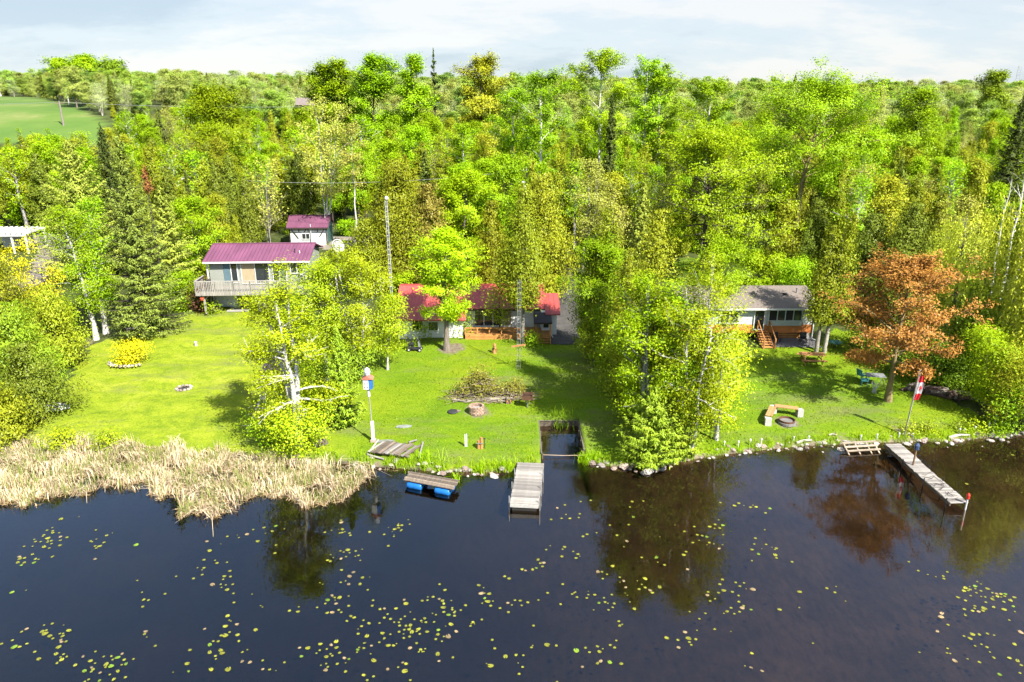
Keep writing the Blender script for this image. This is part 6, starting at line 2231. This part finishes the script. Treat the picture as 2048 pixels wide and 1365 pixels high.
WB = root('rowboat', p, 'white overturned rowboat half hidden under the left shrubs', 'boat', rad(12))
hv, hf = [], []
for i in range(9):
    t_ = i / 8
    wd_ = 0.55 * math.sin(math.pi * (0.12 + 0.86 * t_)) ** 0.6
    for j in range(7):
        a = math.pi * j / 6
        hv.append((-1.3 + 2.6 * t_, wd_ * math.cos(a), 0.05 + 0.42 * math.sin(a) ** 0.7 * math.sin(math.pi * (0.15 + 0.8 * t_)) ** 0.4))
for i in range(8):
    for j in range(6):
        hf.append((i * 7 + j, i * 7 + j + 1, (i + 1) * 7 + j + 1, (i + 1) * 7 + j))
MB().add(hv, hf).build('hull', metal_white, WB, smoothf=True)
MB().beam((-1.25, 0, 0.40), (1.2, 0, 0.42), 0.05, 0.06).build('keel', metal_grey, WB)
p = G(640, 889)
CR = root('broken_crate', p, 'broken brown wooden crate on the grass below the yellow-green bush', 'crate', rad(35))
for i in range(5):
    MB().bb(-0.4 + 0.16 * i, -0.28 + 0.16 * i, -0.3, 0.3, 0.12 + 0.02 * i, 0.15 + 0.02 * i).build('slat', brown_plank, CR)
for sy in (-0.25, 0.25):
    MB().bb(-0.42, 0.42, sy - 0.03, sy + 0.03, 0.0, 0.118).build('runner', old_wood, CR)
for a, b, lb in ((808, 854, 'larger flat grey slab set in the middle lawn'), (772, 884, 'flat grey-green mat on the grass behind the platform')):
    o_ = MB().prism([(-0.5, -0.15), (-0.1, -0.22), (0.45, -0.1), (0.5, 0.12), (0.1, 0.2), (-0.4, 0.12)], 0, 0.05, 'z').build('stone_slab', mat('slab_grey', (0.24, 0.26, 0.24), 0.95, 0.3, 5), None, G(a, b))
    tag(o_, lb, 'slab')
# the broken branch of the big birch, hanging to the reeds
hbp = G(505, 880)
q0_ = Vector((P(527, 785, 3.0)))
HB = root('broken_branch', (q0_.x, q0_.y, 0), 'bare white broken branch hanging from the big birch into the reeds', 'branch')
b_ = MB()
b_.tube([(0, 0, 3.0), (-0.35, -0.05, 2.3), (-0.8, -0.15, 1.3), (-1.35, -0.3, 0.15)], [0.075, 0.065, 0.05, 0.02], 6)
b_.tube([(-0.05, 0, 2.95), (0.02, -0.1, 2.2), (-0.05, -0.15, 1.2), (-0.25, -0.2, 0.1)], [0.06, 0.055, 0.045, 0.02], 6)
for s_, e_ in (((-0.35, -0.05, 2.3), (-1.0, -0.2, 2.05)), ((-0.8, -0.15, 1.3), (-0.4, -0.3, 1.5)), ((0.0, -0.1, 2.0), (0.35, -0.2, 1.5)), ((-0.6, -0.1, 1.7), (-1.2, 0, 1.5)), ((-0.05, -0.15, 1.4), (-0.5, -0.3, 0.9)),
               ((0, 0, 3.0), (0.5, 0.3, 3.3)), ((-1.0, -0.2, 0.9), (-1.5, -0.3, 0.9))):
    b_.tube([s_, e_], [0.03, 0.01], 5)
b_.build('limb', BARK['white'], HB)


# ================================================================== SHORE STONES, REEDS, GRASS, LILY PADS
rs_ = random.Random(21)
smesh = [blob(rs_, rs_.uniform(0.8, 1.2), rs_.uniform(0.7, 1.0), rs_.uniform(0.5, 0.75), 8, 5, 0.16).mesh('shore_stone', stone_pale if i % 3 else stone_pink, False) for i in range(9)]


def stones(x0, x1, n_, s0, s1, label, group, dy=0.3):
    for i in range(n_):
        x = x0 + (x1 - x0) * (i + rs_.uniform(-0.4, 0.4)) / max(1, n_ - 1)
        if CX0 - 0.1 < x < CX1 + 0.1:
            continue
        y = float(np.interp(x, SHX, SHY)) + rs_.gauss(0.06, dy)
        s_ = rs_.uniform(s0, s1) * rs_.choice([0.5, 0.7, 0.9, 1.1, 1.5])
        o_ = link('shore_stone', smesh[rs_.randrange(9)], None, (x, y, max(-0.02, hz(x, y) if hz(x, y) < 0.5 else 0.4) + s_ * rs_.uniform(0.0, 0.25)), rs_.uniform(0, 6.28))
        o_.scale = (s_ * rs_.uniform(0.9, 1.4), s_, s_)
        tag(o_, ('small ' if s_ < s0 * 0.95 else ('large ' if s_ > s1 else 'mid-sized ')) + label, 'stone', group)


stones(-9.0, -4.6, 12, 0.11, 0.18, 'stone on the bank below the grey platform', 'stones below the platform')
stones(-4.5, -0.3, 20, 0.11, 0.22, 'stone on the bank between the raft and the short dock', 'stones between raft and short dock')
stones(4.6, 8.6, 14, 0.14, 0.26, 'stone at the water edge below the feathery young spruce', 'stones below the young spruce')
stones(8.6, 15.5, 30, 0.07, 0.17, 'stone on the shore below the weeping birch', 'stones below the weeping birch')
stones(15.5, 22.2, 38, 0.06, 0.17, 'stone on the shore left of the long dock', 'stones left of the long dock')
stones(23.3, 33.0, 46, 0.07, 0.18, 'stone on the shore right of the long dock', 'stones right of the long dock')


def blades(name, base, hgt, wid, lean_s, mats, label, cat, swirl=False, seed=3):
    """many upright blades, each a bent strip of two quads"""
    rng = np.random.default_rng(seed)
    n_ = len(base)
    az = rng.uniform(0, 6.283, n_)
    if swirl:
        az = 2.5 * np.sin(base[:, 0] * 0.9 + np.sin(base[:, 1] * 1.3)) + rng.normal(size=n_) * 0.9
    ln = np.abs(rng.normal(0, lean_s, n_)) + 0.03
    dirv = np.stack([np.cos(az), np.sin(az), np.zeros(n_)], 1)
    fa = rng.uniform(0, 6.283, n_)
    side = np.stack([np.cos(fa), np.sin(fa), np.zeros(n_)], 1) * (wid * 0.5)[:, None]
    p1 = base + dirv * (ln * hgt * 0.3)[:, None] + np.array([0, 0, 1.0]) * (hgt * 0.6)[:, None]
    p2 = base + dirv * (ln * hgt)[:, None] + np.array([0, 0, 1.0]) * (hgt * np.clip(1.0 - ln * 0.45, 0.15, 1))[:, None]
    V_ = np.stack([base - side, base + side, p1 - side * 0.8, p1 + side * 0.8, p2 - side * 0.25, p2 + side * 0.25], 1).reshape(-1, 3)
    i0 = np.arange(n_) * 6
    F_ = np.concatenate([np.stack([i0, i0 + 1, i0 + 3, i0 + 2], 1), np.stack([i0 + 2, i0 + 3, i0 + 5, i0 + 4], 1)])
    o_ = link(name, mesh_np(name, V_, F_, mats))
    tag(o_, label, cat, kind='stuff')
    return o_


# the front edge of the reed bed, from the picture
RE = [P(a, b, 0.0) for a, b in [(-80, 1015), (0, 1008), (60, 1012), (130, 992), (215, 975), (300, 985), (350, 1000), (365, 1030), (420, 1032), (470, 1022), (520, 990), (560, 990), (600, 1012), (660, 1012), (705, 985), (735, 955), (760, 940)]]
REX, REY = [p.x for p in RE], [p.y for p in RE]
rng = np.random.default_rng(14)


def reedpts(n_, extra=1.6):
    x = rng.uniform(-33, -6.6, n_ * 3)
    y = rng.uniform(31, 41.5, n_ * 3)
    f_ = np.interp(x, REX, REY) + 0.25 * np.sin(x * 3.1) + 0.18 * np.sin(x * 7.3 + 1)
    bk = np.interp(x, SHX, SHY) + np.interp(x, [-33, -20, -14, -11, -8.5, -6.6], [0.9, 0.5, 0.2, -0.2, -0.4, -0.2])
    dens = 0.22 + 0.78 * (np.sin(x * 1.3 + y * 0.9) * np.sin(y * 1.7 - x * 0.6) > -0.25)
    ok = (y > f_) & (y < bk) & (rng.uniform(size=len(x)) < dens)
    return np.stack([x, y], 1)[ok][:n_]


reed_dry = leafmat('reed_dry', [(0.28, 0.20, 0.105), (0.56, 0.455, 0.29), (0.78, 0.67, 0.47)], 0.25, 0.01, 0.05)
reed_green = leafmat('reed_green', [(0.10, 0.15, 0.03), (0.17, 0.22, 0.05), (0.27, 0.29, 0.10)], 0.3, 0.02, 0.1)
q = reedpts(17000)
zb = np.maximum(hterr(q[:, 0], q[:, 1]), -0.12)
base = np.stack([q[:, 0], q[:, 1], zb], 1)
# reeds stand in clumps, some beaten flat
cl = np.sin(q[:, 0] * 2.1 + np.sin(q[:, 1] * 1.9)) * np.sin(q[:, 1] * 2.3 + 0.5)
hg = rng.uniform(0.28, 0.9, len(q)) * (0.8 + 0.5 * cl)
o_ = blades('dry_reeds', base, hg, rng.uniform(0.022, 0.05, len(q)), 0.68, reed_dry, 'dense bed of dry tan cattail reeds along the left shore', 'reeds', swirl=True, seed=4)
q = reedpts(5500)
base = np.stack([q[:, 0], q[:, 1], np.maximum(hterr(q[:, 0], q[:, 1]), -0.12)], 1)
blades('green_reeds', base, rng.uniform(0.4, 0.95, len(q)), rng.uniform(0.02, 0.04, len(q)), 0.16, reed_green, 'fresh green shoots growing among the dry reeds', 'reeds', seed=5)
# flattened thatch mat on the water under the reeds
q = reedpts(6500)
base = np.stack([q[:, 0], q[:, 1] - 0.12, np.maximum(hterr(q[:, 0], q[:, 1]), 0.0) + rng.uniform(0.02, 0.12, len(q))], 1)
n_ = len(q)
az = rng.uniform(0, 6.283, n_)
V, F = leaves_np(base, np.tile([0, 0, 1.0], (n_, 1)) + rng.normal(size=(n_, 3)) * 0.12, rng.uniform(0.4, 0.9, n_), 0.05, rng, np.stack([np.cos(az), np.sin(az), 0 * az], 1))
o_ = link('reed_thatch', mesh_np('reed_thatch', V, F, leafmat('thatch', [(0.16, 0.10, 0.05), (0.30, 0.21, 0.11), (0.42, 0.32, 0.18)], 0.1, 0.01, 0.05)))
tag(o_, 'flattened brown thatch floating between the standing reeds', 'thatch', kind='stuff')
# green sedge along the rest of the shore
xs_ = np.concatenate([rng.uniform(-14, 1.5, 2600), rng.uniform(4.4, 33, 3600)])
ys_ = np.interp(xs_, SHX, SHY) + np.abs(rng.normal(0.12, 0.35, len(xs_)))
keep = np.sin(xs_ * 2.7) + np.sin(xs_ * 6.1 + 1) > -0.5
xs_, ys_ = xs_[keep], ys_[keep]
base = np.stack([xs_, ys_, np.maximum(hterr(xs_, ys_), -0.02)], 1)
blades('shore_sedge', base, rng.uniform(0.15, 0.5, len(xs_)), rng.uniform(0.015, 0.03, len(xs_)), 0.35, LEAF['lime'], 'fringe of rough green sedge along the stony shore', 'sedge', seed=6)
# clump of tall sedge right of the slip and by the short dock
cl_ = []
for a, b, n_, s_ in ((1175, 925, 260, 0.28), (1008, 938, 160, 0.2), (960, 948, 90, 0.15), (912, 965, 60, 0.12), (1120, 853, 90, 0.45), (850, 925, 200, 0.5)):
    c_ = G(a, b)
    k = rng.normal(size=(n_, 2)) * s_
    cl_.append(np.stack([c_.x + k[:, 0], c_.y + k[:, 1] * 0.6, np.maximum(hterr(c_.x + k[:, 0], c_.y + k[:, 1] * 0.6), 0)], 1))
base = np.concatenate(cl_)
blades('sedge_clumps', base, rng.uniform(0.25, 0.75, len(base)), rng.uniform(0.02, 0.035, len(base)), 0.4, LEAF['lime'], 'taller sedge clumps beside the slip and the short dock', 'sedge', seed=7)

# ---- lawn grass as real tufts where it is near and unmown
n_ = 70000
xs_ = rng.uniform(-36, 34, n_)
dd = rng.uniform(0.3, 24, n_)
ys_ = np.interp(xs_, SHX, SHY) + dd
ok = inpoly(xs_, ys_, lawn_poly) & ~((xs_ > CX0 - 0.15) & (xs_ < CX1 + 0.15) & (ys_ < CY1 + 0.15))
for cx_, cy_, r_ in [(G(*p_).x, G(*p_).y, r2 * 0.7) for p_, r2, s2 in DIRT]:
    ok &= np.hypot(xs_ - cx_, ys_ - cy_) > r_
ok &= (xs_ > -9.5) | (rng.uniform(size=n_) < 0.07)
pt_ = np.sin(xs_ * 0.7 + 1.3 * np.sin(ys_ * 0.5)) + np.sin(ys_ * 0.9 + xs_ * 0.35) + 0.7 * np.sin(xs_ * 2.1 - ys_ * 1.6)
ok &= rng.uniform(size=n_) < np.clip(0.75 + 0.35 * pt_, 0.12, 1)
xs_, ys_ = xs_[ok], ys_[ok]
base = np.stack([xs_, ys_, hterr(xs_, ys_) - 0.01], 1)
g1 = leafmat('lawn_blade', [(0.1140, 0.1980, 0.0040), (0.1560, 0.2400, 0.0050), (0.2160, 0.2700, 0.0080)], 0.3, 0.0, 0.0)
blades('lawn_grass', base, rng.uniform(0.05, 0.12, len(xs_)), rng.uniform(0.03, 0.06, len(xs_)), 0.7, g1, 'short green grass of the three lawns', 'grass', seed=8)

# ---- lily pads
pads_m = []
for i in range(4):
    b_ = MB()
    nseg = 13
    v = [(0, 0, 0)]
    for k in range(nseg):
        a = 0.25 + (6.283 - 0.5) * k / (nseg - 1)
        r_ = 1 + 0.05 * math.sin(3 * a + i)
        v.append((r_ * math.cos(a), r_ * 0.86 * math.sin(a), 0.03 * math.sin(2 * a + i)))
    b_.add(v, [(0, k, k + 1) for k in range(1, nseg)])
    pads_m.append(b_)
padmats = [('yellow-green', mat('pad_yellow', (0.27, 0.27, 0.025), 0.45, 0.25, 2, isl=0.1)), ('pale pinkish', mat('pad_pink', (0.30, 0.22, 0.11), 0.5, 0.25, 2, isl=0.1)), ('fresh green', mat('pad_green', (0.17, 0.27, 0.02), 0.45, 0.2, 2, isl=0.1))]
pm = [[b_.mesh('lily_pad', m_) for b_ in pads_m] for _, m_ in padmats]
REG = [  # picture region x0,y0,x1,y1, clusters, pads per cluster, label place
    (0, 1260, 480, 1362, 24, 4, 'in the near left corner of the lake'), (480, 1240, 1000, 1362, 28, 4, 'in the near middle of the lake'), (0, 1030, 480, 1260, 26, 3, 'off the reeds at the left'),
    (480, 1050, 900, 1240, 26, 3, 'on the birch reflection left of the short dock'), (900, 1130, 1250, 1362, 26, 3, 'in the near middle right of the short dock'), (1080, 990, 1300, 1130, 20, 2, 'just right of the short dock'),
    (1220, 1010, 1560, 1300, 34, 2, 'on the dark tree reflections'), (1880, 1190, 2046, 1362, 16, 3, 'in the near right corner of the lake'), (1400, 1100, 1700, 1362, 6, 2, 'on the open brown water at the right'), (1830, 900, 2046, 1000, 5, 1, 'beyond the long dock')]
allp = []
for (a, b, c_, d_, nc, npd, pl) in REG:
    for i in range(nc):
        cx_, cy_ = rs_.uniform(a, c_), rs_.uniform(b, d_)
        cp_ = P(cx_, cy_, 0)
        dr_ = rs_.uniform(-1.2, 1.2)
        for k in range(max(1, int(rs_.expovariate(1 / (npd * 1.35))))):
            x, y = cp_.x + rs_.gauss(0, 0.30) + dr_ * k * 0.16, cp_.y + rs_.gauss(0, 0.24) + k * 0.10
            s_ = rs_.uniform(0.04, 0.11) * rs_.choice([0.6, 0.85, 1, 1.2])
            if y < np.interp(x, SHX, SHY) - 0.4 and not (x < -6 and y > np.interp(x, REX, REY) - 0.3) and all((x - q[0]) ** 2 + (y - q[1]) ** 2 > (s_ + q[2]) ** 2 * 0.75 for q in allp):
                allp.append((x, y, s_, pl))
# the largest in view singly, the rest as one scatter
allp.sort(key=lambda q: -q[2] / q[1])
for i, (x, y, s_, pl) in enumerate(allp[:298]):
    ci = rs_.choices([0, 1, 2], [0.66, 0.24, 0.10])[0]
    o_ = link('lily_pad', pm[ci][rs_.randrange(4)], None, (x, y, 0.012 + 0.0006 * (i % 9)), rs_.uniform(0, 6.28))
    o_.scale = (s_, s_ * rs_.uniform(0.75, 1.0), s_ * 1.5)
    tag(o_, '%s lily pad floating %s' % (padmats[ci][0], pl), 'lily pad', 'lily pads ' + pl)
b_ = MB()
for (x, y, s_, pl) in allp[298:]:
    a0 = rs_.uniform(0, 6.28)
    v = [(x, y, 0.011)] + [(x + s_ * math.cos(a0 + 0.2 + 5.9 * k / 9), y + s_ * math.sin(a0 + 0.2 + 5.9 * k / 9), 0.013) for k in range(10)]
    b_.add(v, [(0, k, k + 1) for k in range(1, 10)])
if b_.v:
    o_ = b_.build('lily_pads', padmats[0][1])
    tag(o_, 'many more small lily pads scattered over the lake', 'lily pads', kind='stuff')
print('PADS', len(allp))
